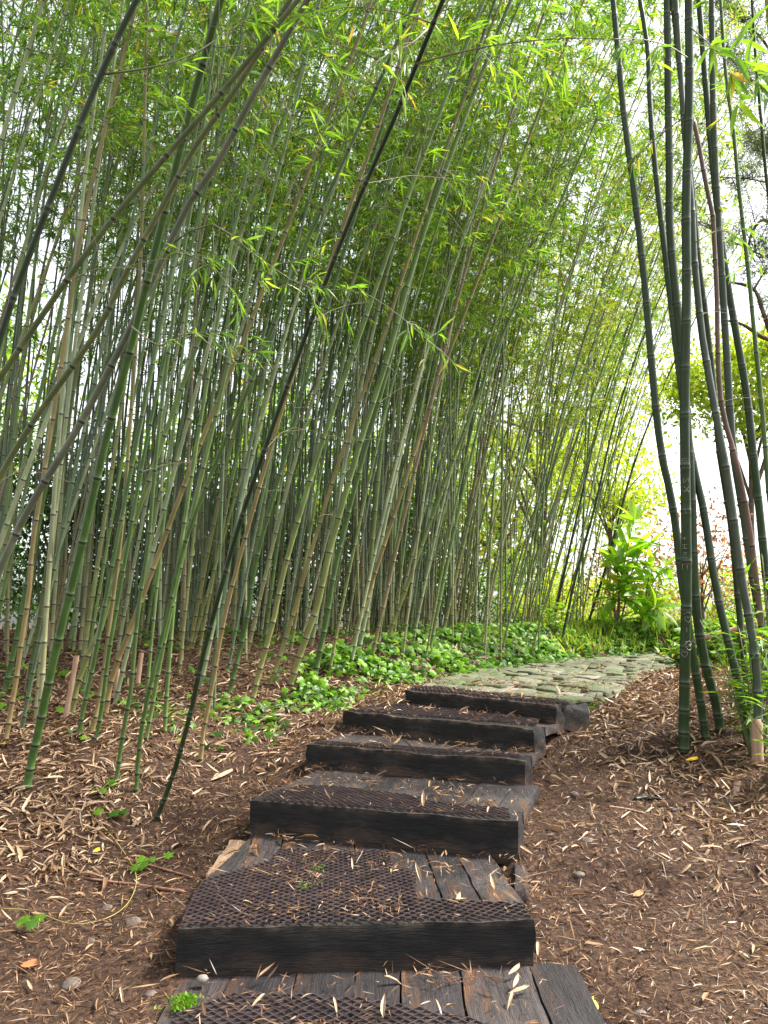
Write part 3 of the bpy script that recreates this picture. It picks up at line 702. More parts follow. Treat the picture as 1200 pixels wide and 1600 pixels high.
# --- the rest of the grove: variants copied
def grove_front(y): return np.interp(y, [3.8, 4.6, 5.6, 6.4, 7.2, 8.2, 9.2, 10.5, 12.2, 14.5, 17], [-2.2, -1.75, -1.4, -1.05, -.35, .45, 1.2, 2.1, 3.0, 3.9, 4.8])
def make_variant(leafmat, i, small=False):
    rr = random.Random(100+i); L = rr.uniform(8.0, 11.0); a0 = math.radians(rr.uniform(1, 9)); a1 = math.radians(rr.uniform(12, 32))
    P = bend_curve(L, a0, a1, math.radians(rr.uniform(-9, 9)), rr); r0 = rr.uniform(.014, .022)*(.75 if small else 1)
    foot = i % 2
    t, nh, NP, LL = make_bamboo(P, r0, .004, M['culm'], M[leafmat], (rr.uniform(2.8, 4.2) if small else rr.uniform(3.6, 5.4)), rr, K=8, cvv=.95-.3*rr.random() if foot else .1, nb=2, twigs=5 if small else 6, fan=5 if small else 7, dens=.85 if small else 1.0)
    return t
NV, NVY = 22, 10
spots = []; tries = 0
def far_ok(x, y, pts, dmin):
    return all((x-a)**2+(y-b)**2 > dmin*dmin for a, b in pts)
hb = [(b[0], b[1]) for _, b in HERO]
while len(spots) < 258 and tries < 60000:
    tries += 1
    y = 5.0+R.random()**.9*11.4; off = R.random()**1.35*4.6; x = float(grove_front(y))-off
    if x < -.62*y-.4: continue
    if x/y > .12 and (off > 1.9 or R.random() < .3): continue
    if not far_ok(x, y, spots+hb, .16): continue
    spots.append((x, y))
spots.sort(key=lambda p: p[1])
protos = {}
for i, (x, y) in enumerate(spots):
    u = x/y; ye = (u > .10 and R.random() < .85)
    q = i % (NVY if ye else NV); key = (ye, q); foot = q % 2
    if key not in protos: protos[key] = o = make_variant('bleaf_y' if ye else 'bleaf', q+(50 if ye else 0), ye)
    else: o = copy_tree(protos[key])
    o.location = (x, y, float(gz(x, y))-.02); s = R.uniform(.85, 1.12); thin = R.uniform(.72, 1.15)
    kind = R.choice((0, 0, 1, 1, 1)); ry = R.uniform(.05, .17) if kind else R.uniform(-.08, .02)
    if u > .14: ry += .07*kind
    o.rotation_euler = (R.uniform(-.03, .03), ry, R.uniform(-.7, .45) if kind else R.uniform(-1.3, 1.3)); o.scale = (s*thin, s*thin, s)
    tone = R.choice((0, 0, 1, 1, 2, 3, 3, 3, 0, 4) if not ye else (0, 1, 2, 3, 2))
    for ch in o.children:
        if ch.name.startswith('culm'): ch.color = (*TONES[tone][1], 1)
    hz = 'far left' if u < -.34 else 'left' if u < -.18 else 'middle' if u < .0 else 'right middle' if u < .14 else 'right'
    off = float(grove_front(y))-x; dp = 'front row' if off < .9 else 'second rank' if off < 2.2 else 'deep inside'
    lb = ('tan footed ' if foot else '')+('thin ' if thin < .9 else '')+('leaning ' if kind else 'upright ')+TONES[tone][0]+' bamboo, '+dp+', grove\'s '+hz
    tag(o, lb, 'bamboo', lb.replace(' bamboo', ' bamboos', 1))

# --- the far rows of the grove: one mass
mb, ml, mt = MB(), MB(), MB(); n = 0
while n < 380:
    y = 6+R.random()*13; x = float(grove_front(y))-R.uniform(2.6, 7.5)
    if x < -.66*y-1.2 or x > .5*y: continue
    n += 1; rr = random.Random(900+n); L = rr.uniform(7.5, 10)
    P = bend_curve(L, math.radians(rr.uniform(-4, 6)), math.radians(rr.uniform(5, 30)), math.radians(rr.uniform(-12, 12)), rr, 14)
    ca, sa = math.cos(rr.uniform(-1.6, 1.6)), math.sin(rr.uniform(-1.6, 1.6)); P = np.stack([P[:, 0]*ca-P[:, 1]*sa, P[:, 0]*sa+P[:, 1]*ca, P[:, 2]], 1)+np.array([x, y, float(gz(x, y))])
    nh, NP, LL = culm_mesh(mb, P, rr.uniform(.012, .019), .004, rr, 5, detail=False)
    foliage(ml, mt, nh, NP, LL, rr.uniform(2.4, 4.2), rr, nb=2, twigs=4, fan=4, ll=(.10, .16), dens=.5, tw=False)
rear = mb.build('rear_bamboo', M['culm']); rear.color = (.085, .12, .06, 1); tag(rear, 'crowded far rows of bamboo closing the back of the grove', 'bamboo', kind='stuff')
ml.build('leaves', M['bleaf'], rear, smooth_=False)

# --- sprays that hang in front of the grove, each a branch of the stem it grows from
def spray(parent, px, Y0, Y1, nt_, ll, lw=.13, mat='bleaf', fan=5, hang=.5, tw=.12):
    loc = np.array(parent.location)
    pts = np.array([PY(u, v, Y0+(Y1-Y0)*i/(len(px)-1)) for i, (u, v) in enumerate(px)])-loc
    P = catmull(pts, 14); mbt, ml = MB(), MB(); tube(mbt, P, np.linspace(.0045, .0012, 14), 5)
    PP, DD = [], []
    for q in range(nt_):
        t = R.uniform(.15, 1.0); i = min(int(t*13), 12); s = P[i]; d0 = nrm(P[i+1]-P[i])
        d2 = nrm(d0+rng.normal(size=3)*.7-UP*.2); e_ = s+d2*R.uniform(.4, 1)*tw*2
        tube(mbt, np.array([s, (s+e_)/2+UP*.006, e_]), [.0016, .0013, .0008], 3, cap=False)
        k = R.randint(fan-2, fan+2); tt = rng.uniform(.4, 1, k); PP.append(s+(e_-s)*tt[:, None]); DD.append(d2+rng.normal(size=(k, 3))*.5-UP*hang)
    PP = np.vstack(PP); k = len(PP); Ls = rng.uniform(ll*.7, ll*1.15, k)
    leaves8(ml, PP, nrm(np.vstack(DD)), nrm(UP+rng.normal(size=(k, 3))*.5), Ls, Ls*lw, rng.random(k), droop=rng.uniform(.05, .4, k))
    b = mbt.build('side_branch', M['twig'], parent); ml.build('leaves', M[mat], b, smooth_=False)
def nearY(P, v):                        # forward distance of a traced stem where it crosses picture row v
    rel = P-np.array([0, 0, ZC]); fw = rel[:, 1]*cp+rel[:, 2]*sp; up = -rel[:, 1]*sp+rel[:, 2]*cp
    vv = 800-F*up/fw; return float(P[np.argmin(np.abs(vv-v)), 1])
y1 = nearY(P_L1, 100); spray(t_L1, [(650, 100), (700, 86), (790, 68), (890, 60), (985, 62)], y1, y1+.1, 9, .10)
y1 = nearY(P_L1, 45); spray(t_L1, [(668, 45), (640, 70), (590, 95), (540, 150)], y1, y1-.2, 9, .10)
y2 = nearY(P_L2, 115); spray(t_L2, [(163, 116), (240, 104), (300, 85), (355, 50), (420, 5)], y2, y2+.3, 7, .10)
y5 = nearY(P_L5, 390); spray(t_L5, [(258, 395), (300, 400), (350, 430), (420, 450), (500, 440)], y5, y5-.2, 12, .10)
spray(t_L5, [(262, 385), (330, 350), (400, 400), (480, 450), (560, 455), (620, 490), (700, 560)], y5, y5-.3, 20, .105)
spray(t_L5, [(205, 510), (250, 540), (300, 520), (360, 560), (420, 540)], y5, y5-.1, 9, .10)

# --- the stout clump on the right
GR = 'stout bamboos of the right hand clump'
FR = dict(nb=1, twigs=4, fan=4, dens=.45, blen=(.5, 1.0))
t_R1, P_R1 = traced([(1068, 1173), (1069, 1100), (1071, 1000), (1073, 900), (1070, 700), (1070, 600), (1073, 450), (1072, 320), (1077, 150), (1076, 0)], 16.5, 'culm_big', .45, 11, 'bleaf', 4.4, 'stout dark green bamboo scratched with hearts and letters, straightest of the right clump', GR, lean=(-.1, 0), mx=.30, **FR)
traced([(1104, 1155), (1092, 1080), (1080, 1009), (1072, 950), (1063, 893), (1058, 837), (1047, 769), (1032, 700), (1020, 590), (1007, 440), (991, 300), (975, 180), (958, 0)], 13, 'culm_big', .2, 10, 'bleaf', 4.6, 'green bamboo bending away to the left, outermost on the clump towards the path', GR, lean=(-.3, 0), **FR)
traced([(1128, 1142), (1116, 1088), (1100, 1030), (1089, 961), (1083, 872), (1080, 769), (1075, 680), (1066, 560), (1058, 480), (1052, 420), (1046, 350), (1046, 260), (1044, 150), (1042, 0)], 15, 'culm_big', .2, 11, 'bleaf', 4.6, 'stout green bamboo standing directly behind the scratched one', GR, lean=(-.1, 0), **FR)
traced([(1171, 1164), (1162, 1112), (1145, 1030), (1131, 975), (1114, 892), (1100, 800), (1078, 700), (1059, 562), (1050, 487), (1039, 394), (1026, 281), (1016, 169), (1012, 75), (1000, 0)], 13, 'culm_big', -.25, 10, 'bleaf', 4.6, 'bamboo crossing behind the scratched one from lower right to upper left', GR, lean=(-.2, 0), **FR)
t_R5, P_R5 = traced([(1184, 1195), (1185, 1100), (1180, 1027), (1171, 968), (1159, 906), (1149, 830), (1135, 734), (1128, 700), (1110, 600), (1097, 525), (1089, 450), (1084, 394), (1081, 319), (1070, 210), (1056, 0)], 13, 'culm_blue', 0, 10, 'bleaf', 4.6, 'grey green bamboo growing out of a brown sheathed foot at the right', GR, lean=(-.2, 0), **FR)
traced([(1176, 1140), (1162, 1027), (1152, 923), (1142, 820), (1123, 700), (1115, 600), (1104, 499), (1093, 420), (1087, 356), (1082, 292), (1066, 150), (1050, 0)], 10, 'culm_dark', .2, 10, 'bleaf', 4.6, 'thinner blackish bamboo running close beside the grey green one', GR, lean=(-.2, 0), **FR)
traced([(1205, 1120), (1190, 980), (1172, 830), (1150, 720), (1128, 640), (1122, 560), (1120, 450), (1117, 405), (1114, 337), (1104, 292), (1095, 244), (1086, 195), (1066, 131), (1054, 0)], 9, 'culm_pink', .2, 10, 'bleaf', 4.8, 'pinkish brown bamboo still wrapped in its dry sheaths', GR, lean=(-.2, 0), **FR)
traced([(1212, 1090), (1197, 1009), (1180, 923), (1169, 855), (1162, 803), (1145, 700), (1136, 562), (1129, 450), (1123, 356), (1117, 244), (1114, 150), (1112, 0)], 13, 'culm_blue', .2, 11, 'bleaf', 4.6, 'slate coloured upright bamboo right of the pinkish one', GR, lean=(0, 0), **FR)
traced([(1216, 1080), (1208, 1000), (1195, 880), (1187, 800), (1178, 720), (1166, 610), (1150, 520), (1132, 412), (1118, 300), (1104, 150), (1092, 0)], 13, 'culm_big', .2, 11, 'bleaf', 4.6, 'dark bamboo crossing from the right edge up behind the slate one', GR, lean=(-.2, 0), **FR)
traced([(1235, 1060), (1222, 920), (1202, 780), (1195, 690), (1187, 600), (1179, 525), (1168, 412), (1155, 300), (1146, 206), (1134, 116), (1126, 0)], 8, 'culm_green', .2, 9, 'bleaf', 3.6, 'thin green bamboo nearest the right edge of the picture', GR, Y=5.6, lean=(-.1, 0), nb=2, twigs=4, fan=4, dens=.6)
traced([(1260, 1060), (1240, 700), (1222, 450), (1200, 300), (1191, 206), (1181, 94), (1175, 0)], 7, 'culm_dark', .1, 9, 'bleaf', 3.0, 'thin leafy bamboo in the upper right corner', GR, Y=5.4, lean=(0, 0), nb=2, twigs=4, fan=4, dens=.7)
# sprays on the right clump
yr = nearY(P_R1, 60)
spray(t_R1, [(1076, 40), (1110, 70), (1150, 105), (1200, 120), (1240, 135)], yr, yr-.9, 10, .22, .16, hang=.3)
spray(t_R1, [(1074, 90), (1040, 70), (980, 60), (900, 70)], yr, yr-.5, 8, .15, .14, hang=.5)
spray(t_R1, [(1072, 180), (1010, 230), (960, 290), (940, 330)], nearY(P_R1, 180), nearY(P_R1, 180)+.4, 6, .12)
spray(t_R5, [(1084, 380), (1130, 360), (1180, 390), (1230, 400)], yr, yr+.2, 9, .12)

# carved marks on the scratched culm: strokes lying on the front of the stem
def mark(strokes, u, v, sc, parent, P, w_=.0011):
    rel = P-np.array([0, 0, ZC]); fw = rel[:, 1]*cp+rel[:, 2]*sp; up = -rel[:, 1]*sp+rel[:, 2]*cp
    vv = 800-F*up/fw; i = int(np.argmin(np.abs(vv-v))); c = P[i]; v_i = vv[i]
    o0 = np.argsort(vv); c = np.array([np.interp(v, vv[o0], P[o0, k]) for k in range(3)])
    d_ = np.r_[0, np.cumsum(np.linalg.norm(np.diff(P, axis=0), axis=1))]; h = np.interp(v, vv[o0], d_[o0]); r0 = 16.5/2*P[0, 1]/F
    rad = r0+(r0*.22-r0)*(h/d_[-1])**1.35
    ucent = 600+F*c[0]/(c[1]*cp+(c[2]-ZC)*sp)
    mb = MB(); loc = np.array(parent.location); pxm = c[1]/F
    for st in strokes:
        Q = []
        for a, b in catmull(np.array([(x, y, 0) for x, y in st], float), 3*len(st))[:, :2]:
            ox = ((u-ucent)+a*sc)*pxm; ox = max(-rad*.93, min(rad*.93, ox)); oz = -b*sc*pxm
            Q.append(c+np.array([ox, -math.sqrt(rad**2-ox**2)-.0006, oz])-loc)
        tube(mb, Q, w_, 5)
    mb.build('carving', M['scratch'], parent)
heart = [[(0, 6), (-5, 0), (-5, -4), (-2, -5.5), (0, -2.5), (2.5, -5.5), (5, -4), (5, 0), (0, 6)]]
mark(heart, 1072, 968, .85, t_R1, P_R1); mark(heart, 1067, 1022, .75, t_R1, P_R1)
mark([[(0, 0), (3, -2), (6, -1), (8, 1)], [(-4, 2), (-1, 0)]], 1069, 958, .8, t_R1, P_R1)
mark([[(-6, 0), (-1, -6), (5, -4), (6, 0), (0, 1), (5, 4), (7, 8)], [(-5, 4), (-1, 9), (3, 8)], [(-6, -5), (-2, -4)]], 1073, 1007, .9, t_R1, P_R1, .002)
mark([[(-4, 0), (4, 0)], [(0, -4), (0, 4)]], 1067, 842, .7, t_R1, P_R1)                       # I
mark([[(-4, -4), (4, -4)], [(-4, 3), (4, 3)], [(0, -4), (0, 3)]], 1067, 855, .8, t_R1, P_R1)     # I
mark([[(-4, -4), (4, -4), (-4, 4), (4, 4)]], 1067, 868, .85, t_R1, P_R1)                        # Z
mark([[(-4, -5), (-4, 5)], [(4, -5), (4, 5)], [(-4, 0), (4, 0)]], 1067, 886, .9, t_R1, P_R1)    # H
mark([[(-4, -5), (-4, 5), (4, -5), (4, 5)]], 1069, 752, .8, t_R1, P_R1)
mark([[(-4, -6), (2, 0), (5, 6)], [(5, -6), (-3, 6)], [(-6, 2), (6, 4)]], 1069, 766, .8, t_R1, P_R1)
mark([[(-4, -5), (4, -6)], [(-4, 0), (3, -1)], [(-4, 5), (4, 3)], [(-4, -5), (-4, 5)]], 1067, 722, .8, t_R1, P_R1)
mark([[(0, -5), (0, 5)]], 1070, 984, .7, t_R1, P_R1); mark([[(-1, -4), (1, 4)]], 1068, 800, .8, t_R1, P_R1)

# ------------------------------------------------------------------ undergrowth plants
def leafy_plant(px, Y, h, nst, ll, lw, label, mat='broad', spread=.35, per=9, group=None, name='leafy_plant'):
    b = hit(*px) if Y is None else PY(*px, Y)
    b[2] = float(gz(b[0], b[1])); t = empty(name, tuple(b)); ms, ml = MB(), MB(); PP, DD = [], []
    for s in range(nst):
        a = R.uniform(0, 6.28); e = np.array([math.cos(a)*spread*R.random(), math.sin(a)*spread*R.random(), h*R.uniform(.6, 1)])
        P = np.array([[0, 0, -.02], e*.5+np.array([0, 0, .06*h]), e]); P[0, :2] = e[:2]*.15; P = catmull(P, 8); tube(ms, P, np.linspace(.005, .002, 8), 5)
        k = per; tt = rng.uniform(.2, 1, k); q = np.stack([np.interp(tt, np.linspace(0, 1, 8), P[:, i]) for i in range(3)], 1)
        az = rng.uniform(0, 6.28, k); PP.append(q); DD.append(np.stack([np.cos(az), np.sin(az), rng.uniform(-.2, .9, k)], 1))
    PP = np.vstack(PP); k = len(PP); Ls = rng.uniform(ll*.6, ll*1.15, k)
    leaves8(ml, PP, nrm(np.vstack(DD)), nrm(UP+rng.normal(size=(k, 3))*.35), Ls, Ls*lw, rng.random(k), droop=rng.uniform(.1, .45, k))
    ms.build('stem', M['twig'], t); ml.build('leaves', M[mat], t); tag(t, label, 'plant', group); return t
leafy_plant((1185, 1180), None, .85, 18, .17, .17, 'broad leaved young bamboo shoots against the right picture edge', 'broad', .32, 10, name='young_bamboo')
leafy_plant((1215, 1120), None, 1.1, 16, .17, .17, 'taller broad leaved young bamboo at the right edge behind the lower shoots', 'broad', .4, 10, name='young_bamboo')
leafy_plant((1230, 1230), None, .6, 12, .15, .16, 'low tuft of young bamboo leaves at the right picture edge near the front', 'broad', .25, 8, name='young_bamboo')
gp = 'green plants behind the right hand clump'
for px, h, ns, l, w_, lb in [((1060, 1046), .38, 14, .15, .35, 'low round leaved green plant at the corner of the cobblestone path'),
                            ((1110, 1050), .6, 18, .20, .35, 'leafy green plant seen between the stout bamboo stems'),
                            ((1150, 1045), .8, 18, .22, .35, 'broad leaved green plant behind the grey green bamboo'),
                            ((1200, 1035), 1.0, 20, .24, .35, 'tall broad leaved green plant at the right edge beyond the clump'),
                            ((1085, 1022), .6, 16, .20, .35, 'bushy green plant farther off under the bamboo rail')]:
    leafy_plant(px, None, h, ns, l, w_, lb, 'broad', .4, 8, gp)
leafy_plant((868, 990), None, .5, 12, .12, .4, 'small leafy sapling at the right end of the ivy bank', 'broad', .3, 8)

# big leaved shrub at the bend of the path
def rosette(ml, p, d, k, L, W):
    d = nrm(d); a = nrm(np.cross(d, [0.3, .2, 1.0])); b = np.cross(d, a); az = np.arange(k)*2.4+R.random()*6
    D = np.cos(az)[:, None]*a+np.sin(az)[:, None]*b+d*rng.uniform(.1, .9, k)[:, None]-UP*.12
    Ls = rng.uniform(.75, 1.1, k)*L; P = p-d*rng.uniform(0, .14, k)[:, None]
    s = nrm(D); W_ = Ls*W
    nn = nrm(UP+rng.normal(size=(k, 3))*.3); sd2 = nrm(np.cross(s, nn)); nn = np.cross(sd2, s)
    ts = [0, .12, .35, .6, .82, 1.0]; ws = [.04, .35, .9, 1.0, .6, .02]; V = []
    for t, w2 in zip(ts, ws):
        c = P+s*Ls[:, None]*t-nn*(Ls*.22*t*t)[:, None]
        V += [c+sd2*(W_*w2/2)[:, None]+nn*(W_*w2*.14)[:, None], c, c-sd2*(W_*w2/2)[:, None]+nn*(W_*w2*.14)[:, None]]
    V = np.stack(V, 1); n_ = V.shape[1]; B = np.arange(k)[:, None]*n_; Fq = []
    for i in range(5):
        for j in range(2): Fq.append(B+[i*3+j, i*3+j+1, (i+1)*3+j+1, (i+1)*3+j])
    ml.add(V.reshape(-1, 3), [np.concatenate(Fq)], rnd=np.repeat(rng.random(k), n_))
Yb = 13.0
b = PY(962, 1000, Yb); b[2] = float(gz(b[0], b[1])); t = empty('broadleaf_shrub', tuple(b)); ms, ml = MB(), MB()
tag(t, 'shrub with large glossy oval leaves at the bend of the cobblestone path', 'shrub')
for px in [[(962, 1000), (968, 920), (978, 870), (990, 812)], [(962, 1000), (990, 985), (1005, 960), (1015, 900), (1035, 885)], [(962, 1000), (975, 950), (985, 900), (1008, 850)],
           [(962, 1000), (955, 985), (945, 970)], [(962, 1000), (985, 990), (1010, 965), (1025, 950)], [(962, 1000), (968, 940), (960, 860)]]:
    P = catmull(np.array([PY(u, v, Yb+R.uniform(-.3, .3)*i*.3) for i, (u, v) in enumerate(px)]), 16)-b; P[0] = (0, 0, 0)
    tube(ms, P, np.linspace(.018, .006, 16), 6)
    for i in ([15, 12, 9, 7] if px[-1][1] < 940 else [15, 12]):
        for s_ in range(2):
            q = P[i]+rng.normal(size=3)*.05; rosette(ml, q, (P[i]-P[i-2])+rng.normal(size=3)*.08, 6, .44, .29)
ms.build('stem', M['bark'], t); ml.build('leaves', M['glossy'], t)

# bamboo rail behind the clump
P = [PY(1060, 1006, 6.9), PY(1129, 988, 6.8), PY(1187, 972, 6.7), PY(1260, 955, 6.6)]
b = P[0].copy(); t = empty('bamboo_rail', tuple(b)); mb = MB(); rr = random.Random(4); Q = catmull(np.array(P)-b, 16)
culm_mesh(mb, Q, .022, .02, rr, 8); mb.build('pole', M['sheath'], t)
for q in (Q[3], Q[12]):
    g = float(gz(*(q+b)[:2]))-b[2]; mb = MB(); tube(mb, [(q[0], q[1]+.03, g-.1), (q[0], q[1]+.03, q[2]-.01)], .025, 8); mb.build('post', M['bark'], t)
tag(t, 'pale bamboo handrail pole crossing behind the stout stems', 'handrail')

# cut stumps of old culms
gs = 'cut bamboo stumps in the leaf litter'
for k, (a, c, w_, lb) in enumerate([((102, 1124), (120, 1024), 8, 'tallest pale pink cut stump in the litter at the left'), ((42, 1080), (50, 1032), 9, 'brown cut stump between the leftmost bamboos'),
        ((180, 1094), (184, 1045), 7, 'short pinkish stump right of the tallest one'), ((215, 1072), (221, 1020), 7, 'pinkish brown stump beside the yellow green bamboo'),
        ((76, 1010), (82, 970), 8, 'brown stump behind the thickest green bamboo'), ((1149, 1240), (1152, 1222), 9, 'dark broken stump at the foot of the right clump'),
        ((252, 1030), (256, 990), 6, 'small brown stump deep in the litter near the black bamboo'), ((1038, 1195), (1037, 1186), 7, 'tiny sawn stub in the litter left of the scratched bamboo')]):
    p = hit(*a); q = PY(*c, p[1]); t = empty('bamboo_stump', tuple(p)); L = np.linalg.norm(q-p); mb = MB(); r = w_/2*p[1]/F
    hs_ = np.linspace(-.03, L, 12); P = nrm(q-p)*hs_[:, None]; rad = r*(1+.10*(np.arange(12) % 4 == 2)); tube(mb, P, rad, 10, cap=False)
    mb.build('stem', M['sheath'], t)
    mb = MB(); tube(mb, np.array([P[-1]-nrm(q-p)*.02, P[-1]+nrm(q-p)*.002, P[-1]+nrm(q-p)*.0022, P[-1]-nrm(q-p)*.015]), [r*1.01, r*1.01, r*.7, r*.68], 10, cap=True); mb.build('cut_rim', M['rot'], t)
    tag(t, lb, 'stump', gs)
# sheath foot of the grey green culm
p = hit(1184, 1195); mb = MB(); Q = P_R5[:6]-np.array(t_R5.location); rr0 = 14/2*p[1]/F
hs_ = np.linspace(0, .26, 8); dq = nrm(P_R5[3]-P_R5[0]); tube(mb, dq*hs_[:, None], rr0*np.array([1.22, 1.2, 1.15, 1.22, 1.14, 1.13, 1.2, 1.1]), 12); mb.build('sheath', M['sheath'], t_R5)

# ------------------------------------------------------------------ ground cover
def in_view(x, y, m_=.12): return np.abs(x) < (.52+m_)*y+.25
def scatter(n, x0, x1, y0, y1, dens):
    xs, ys = [], []; tot = 0
    while tot < n:
        k = n*2; x = rng.uniform(x0, x1, k); y = y0+(y1-y0)*rng.random(k)**1.7; ok = (rng.random(k) < dens(x, y)) & in_view(x, y)
        xs.append(x[ok]); ys.append(y[ok]); tot += ok.sum()
    return np.concatenate(xs)[:n], np.concatenate(ys)[:n]
def stair_clear(x, y): return np.isnan(tread_top(x, y))
def gnormal(x, y):
    e = .08; return nrm(np.stack([-(gz(x+e, y)-gz(x-e, y))/(2*e), -(gz(x, y+e)-gz(x, y-e))/(2*e), np.ones_like(x)], 1))
def on_edge(x, y):
    m_ = np.zeros(np.shape(x), bool)
    for k in range(6):
        A, B = E[k]; d = nrm(B-A); n = np.array([-d[1], d[0], 0]); q = [A-d*.12-n*.06, B+d*.12-n*.06, B+d*.12+n*.04, A-d*.12+n*.04]
        m_ |= inpoly(x, y, [tuple(p[:2]) for p in q])
    return m_
def d_litter(x, y):
    left = smooth(.0, .7, (-1.0-x))*(.08+.95*smooth(3.3, 4.0, y))
    right = smooth(1.1, 2.0, x+.1*y-.35)*(.25+.6*smooth(3.0, 3.8, y))+.35*smooth(.4, 1.4, x)*smooth(4.2, 5.2, y)*1.6
    far = smooth(4.8, 6.0, y)*.8
    d = np.clip(.07+left+right+far, 0, 1)*(.45+.9*vnoise(x*1.6, y*1.6, 77))
    d = np.where(inpoly(x, y, PATHPOLY), .03, d)
    return np.where(stair_clear(x, y), d, np.where(on_edge(x, y), 0, .035))
def lay(mb, x, y, L, W, curl, droop, lift, rnd, flat=.25, fn=leaves8):
    k = len(x); tt = tread_top(x, y); z = np.where(np.isnan(tt), gz(x, y), tt+.006); z = np.where(inpoly(x, y, PATHPOLY), STZ[5]+ZC+.006, z)
    az = rng.uniform(0, 6.283, k); n = nrm(gnormal(x, y)+rng.normal(size=(k, 3))*flat)
    d = np.stack([np.cos(az), np.sin(az), np.zeros(k)], 1); d = nrm(d-n*np.sum(d*n, 1, keepdims=True))
    p = np.stack([x, y, z+lift], 1)
    if fn is leaves8: leaves8(mb, p, d, n, L, W, rnd, droop=droop, curl=curl)
    else: leaves4(mb, p, d, n, L, W, rnd, fold=.1, droop=0)
x, y = scatter(54000, -7, 6.5, 1.9, 12, d_litter); k = len(x)
mb = MB(); L = .03+.095*rng.random(k)**1.4; L *= np.where(y < 3.6, .75, 1); lay(mb, x, y, L, L*rng.uniform(.09, .20, k), rng.uniform(-.1, 1.1, k), rng.uniform(-.35, .5, k), rng.uniform(.002, .022, k), np.clip(rng.beta(1.7, 2.0, k), 0, 1))
tag(mb.build('fallen_leaves', M['litter']), 'dry tan bamboo leaves strewn over the ground on both sides of the steps', 'leaf litter', kind='stuff')
def d_mul(x, y): return np.where(stair_clear(x, y) & ~inpoly(x, y, PATHPOLY), .8, .05+.5*smooth(.55, .75, vnoise(x*6, y*6, 88)))
x, y = scatter(70000, -4.5, 4.5, 1.8, 7, d_mul); k = len(x)
mb = MB(); L = rng.uniform(.012, .065, k)*np.where(rng.random(k) < .06, 2.2, 1); lay(mb, x, y, L, rng.uniform(.0012, .0042, k)+.0004*y, None, None, rng.uniform(.001, .010, k), rng.random(k), flat=.35, fn=leaves4)
tag(mb.build('bark_mulch', M['mulch']), 'fine brown needles and bark shreds covering the soil', 'mulch', kind='stuff')

# ivy
IV = np.array([(0, 0), (.28, -.10), (.50, .12), (.34, .30), (.46, .62), (.18, .62), (0, 1.0), (-.18, .62), (-.46, .62), (-.34, .30), (-.50, .12), (-.28, -.10)])
def d_ivy(x, y):
    xb = np.interp(y, *XB); s = xb-x
    band = smooth(-.12, .12, s)*(1-smooth(.7, 1.5, s))*smooth(5.4, 6.8, y)
    left = .035*smooth(.2, .6, s)*(1-smooth(3, 5, s))*smooth(4.9, 6, y)
    return np.clip((band*.9+left)*(np.clip((y-6.6)*.3, .06, .8)+1.3*smooth(.40, .62, vnoise(x*1.9, y*1.9, 43)))*(.25+.75*smooth(.3, .55, vnoise(x*5, y*5, 41))), 0, 1)
x, y = scatter(6400, -6, 9, 4.4, 14.5, d_ivy); k = len(x)
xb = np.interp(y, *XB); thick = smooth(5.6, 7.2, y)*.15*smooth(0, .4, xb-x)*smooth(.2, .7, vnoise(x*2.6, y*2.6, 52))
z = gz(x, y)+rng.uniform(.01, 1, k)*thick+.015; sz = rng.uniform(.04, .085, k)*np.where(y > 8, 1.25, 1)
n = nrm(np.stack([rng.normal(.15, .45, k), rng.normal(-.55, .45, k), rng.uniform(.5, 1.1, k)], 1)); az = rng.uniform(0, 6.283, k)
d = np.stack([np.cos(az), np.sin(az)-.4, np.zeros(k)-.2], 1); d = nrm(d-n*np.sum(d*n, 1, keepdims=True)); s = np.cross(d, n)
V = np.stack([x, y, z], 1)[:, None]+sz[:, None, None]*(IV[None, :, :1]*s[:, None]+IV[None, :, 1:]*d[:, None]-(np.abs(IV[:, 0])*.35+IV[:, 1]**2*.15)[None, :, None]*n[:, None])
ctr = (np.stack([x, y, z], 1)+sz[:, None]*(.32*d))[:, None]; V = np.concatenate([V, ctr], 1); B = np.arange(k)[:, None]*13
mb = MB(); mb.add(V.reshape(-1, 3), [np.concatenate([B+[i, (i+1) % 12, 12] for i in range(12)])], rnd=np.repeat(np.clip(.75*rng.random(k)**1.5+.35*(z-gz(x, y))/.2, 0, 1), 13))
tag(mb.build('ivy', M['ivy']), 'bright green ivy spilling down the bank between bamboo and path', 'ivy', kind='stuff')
# a few single ivy sprigs out in the litter
for px, lb in [((155, 1240), 'lone ivy sprig in the litter below the two bright green bamboos'), ((230, 1352), 'ivy leaves by the reddish sticks'), ((58, 1455), 'single small ivy leaf low at the left'),
               ((100, 1056), 'ivy sprig behind the pale cut stump'), ((47, 1095), 'ivy leaf between the leftmost bamboos'), ((180, 1275), 'ivy sprig left of the black bamboo foot')]:
    p = hit(*px); t = empty('ivy_sprig', tuple(p)); ml, ms = MB(), MB(); kk = 5
    for i in range(kk):
        o_ = np.array([R.uniform(-.07, .07), R.uniform(-.1, .1), R.uniform(.01, .05)]); a = R.uniform(0, 6.28); d = np.array([math.cos(a), math.sin(a), -.1]); n = nrm(np.array([R.uniform(-.3, .3), -.5, 1])); d = nrm(d-n*np.dot(d, n)); s = np.cross(d, n); s_ = R.uniform(.04, .065)
        V = o_+s_*(IV[:, :1]*s+IV[:, 1:]*d); V = np.vstack([V, o_+s_*.32*d+n*.004]); ml.add(V, [np.array([[i_, (i_+1) % 12, 12] for i_ in range(12)])], rnd=R.random()*.4+.1)
        tube(ms, [np.array([0, 0, -.01]), o_*.5+UP*.01, o_], .0012, 4)
    ms.build('stem', M['vine'], t); ml.build('leaves', M['ivy'], t); tag(t, lb, 'ivy')

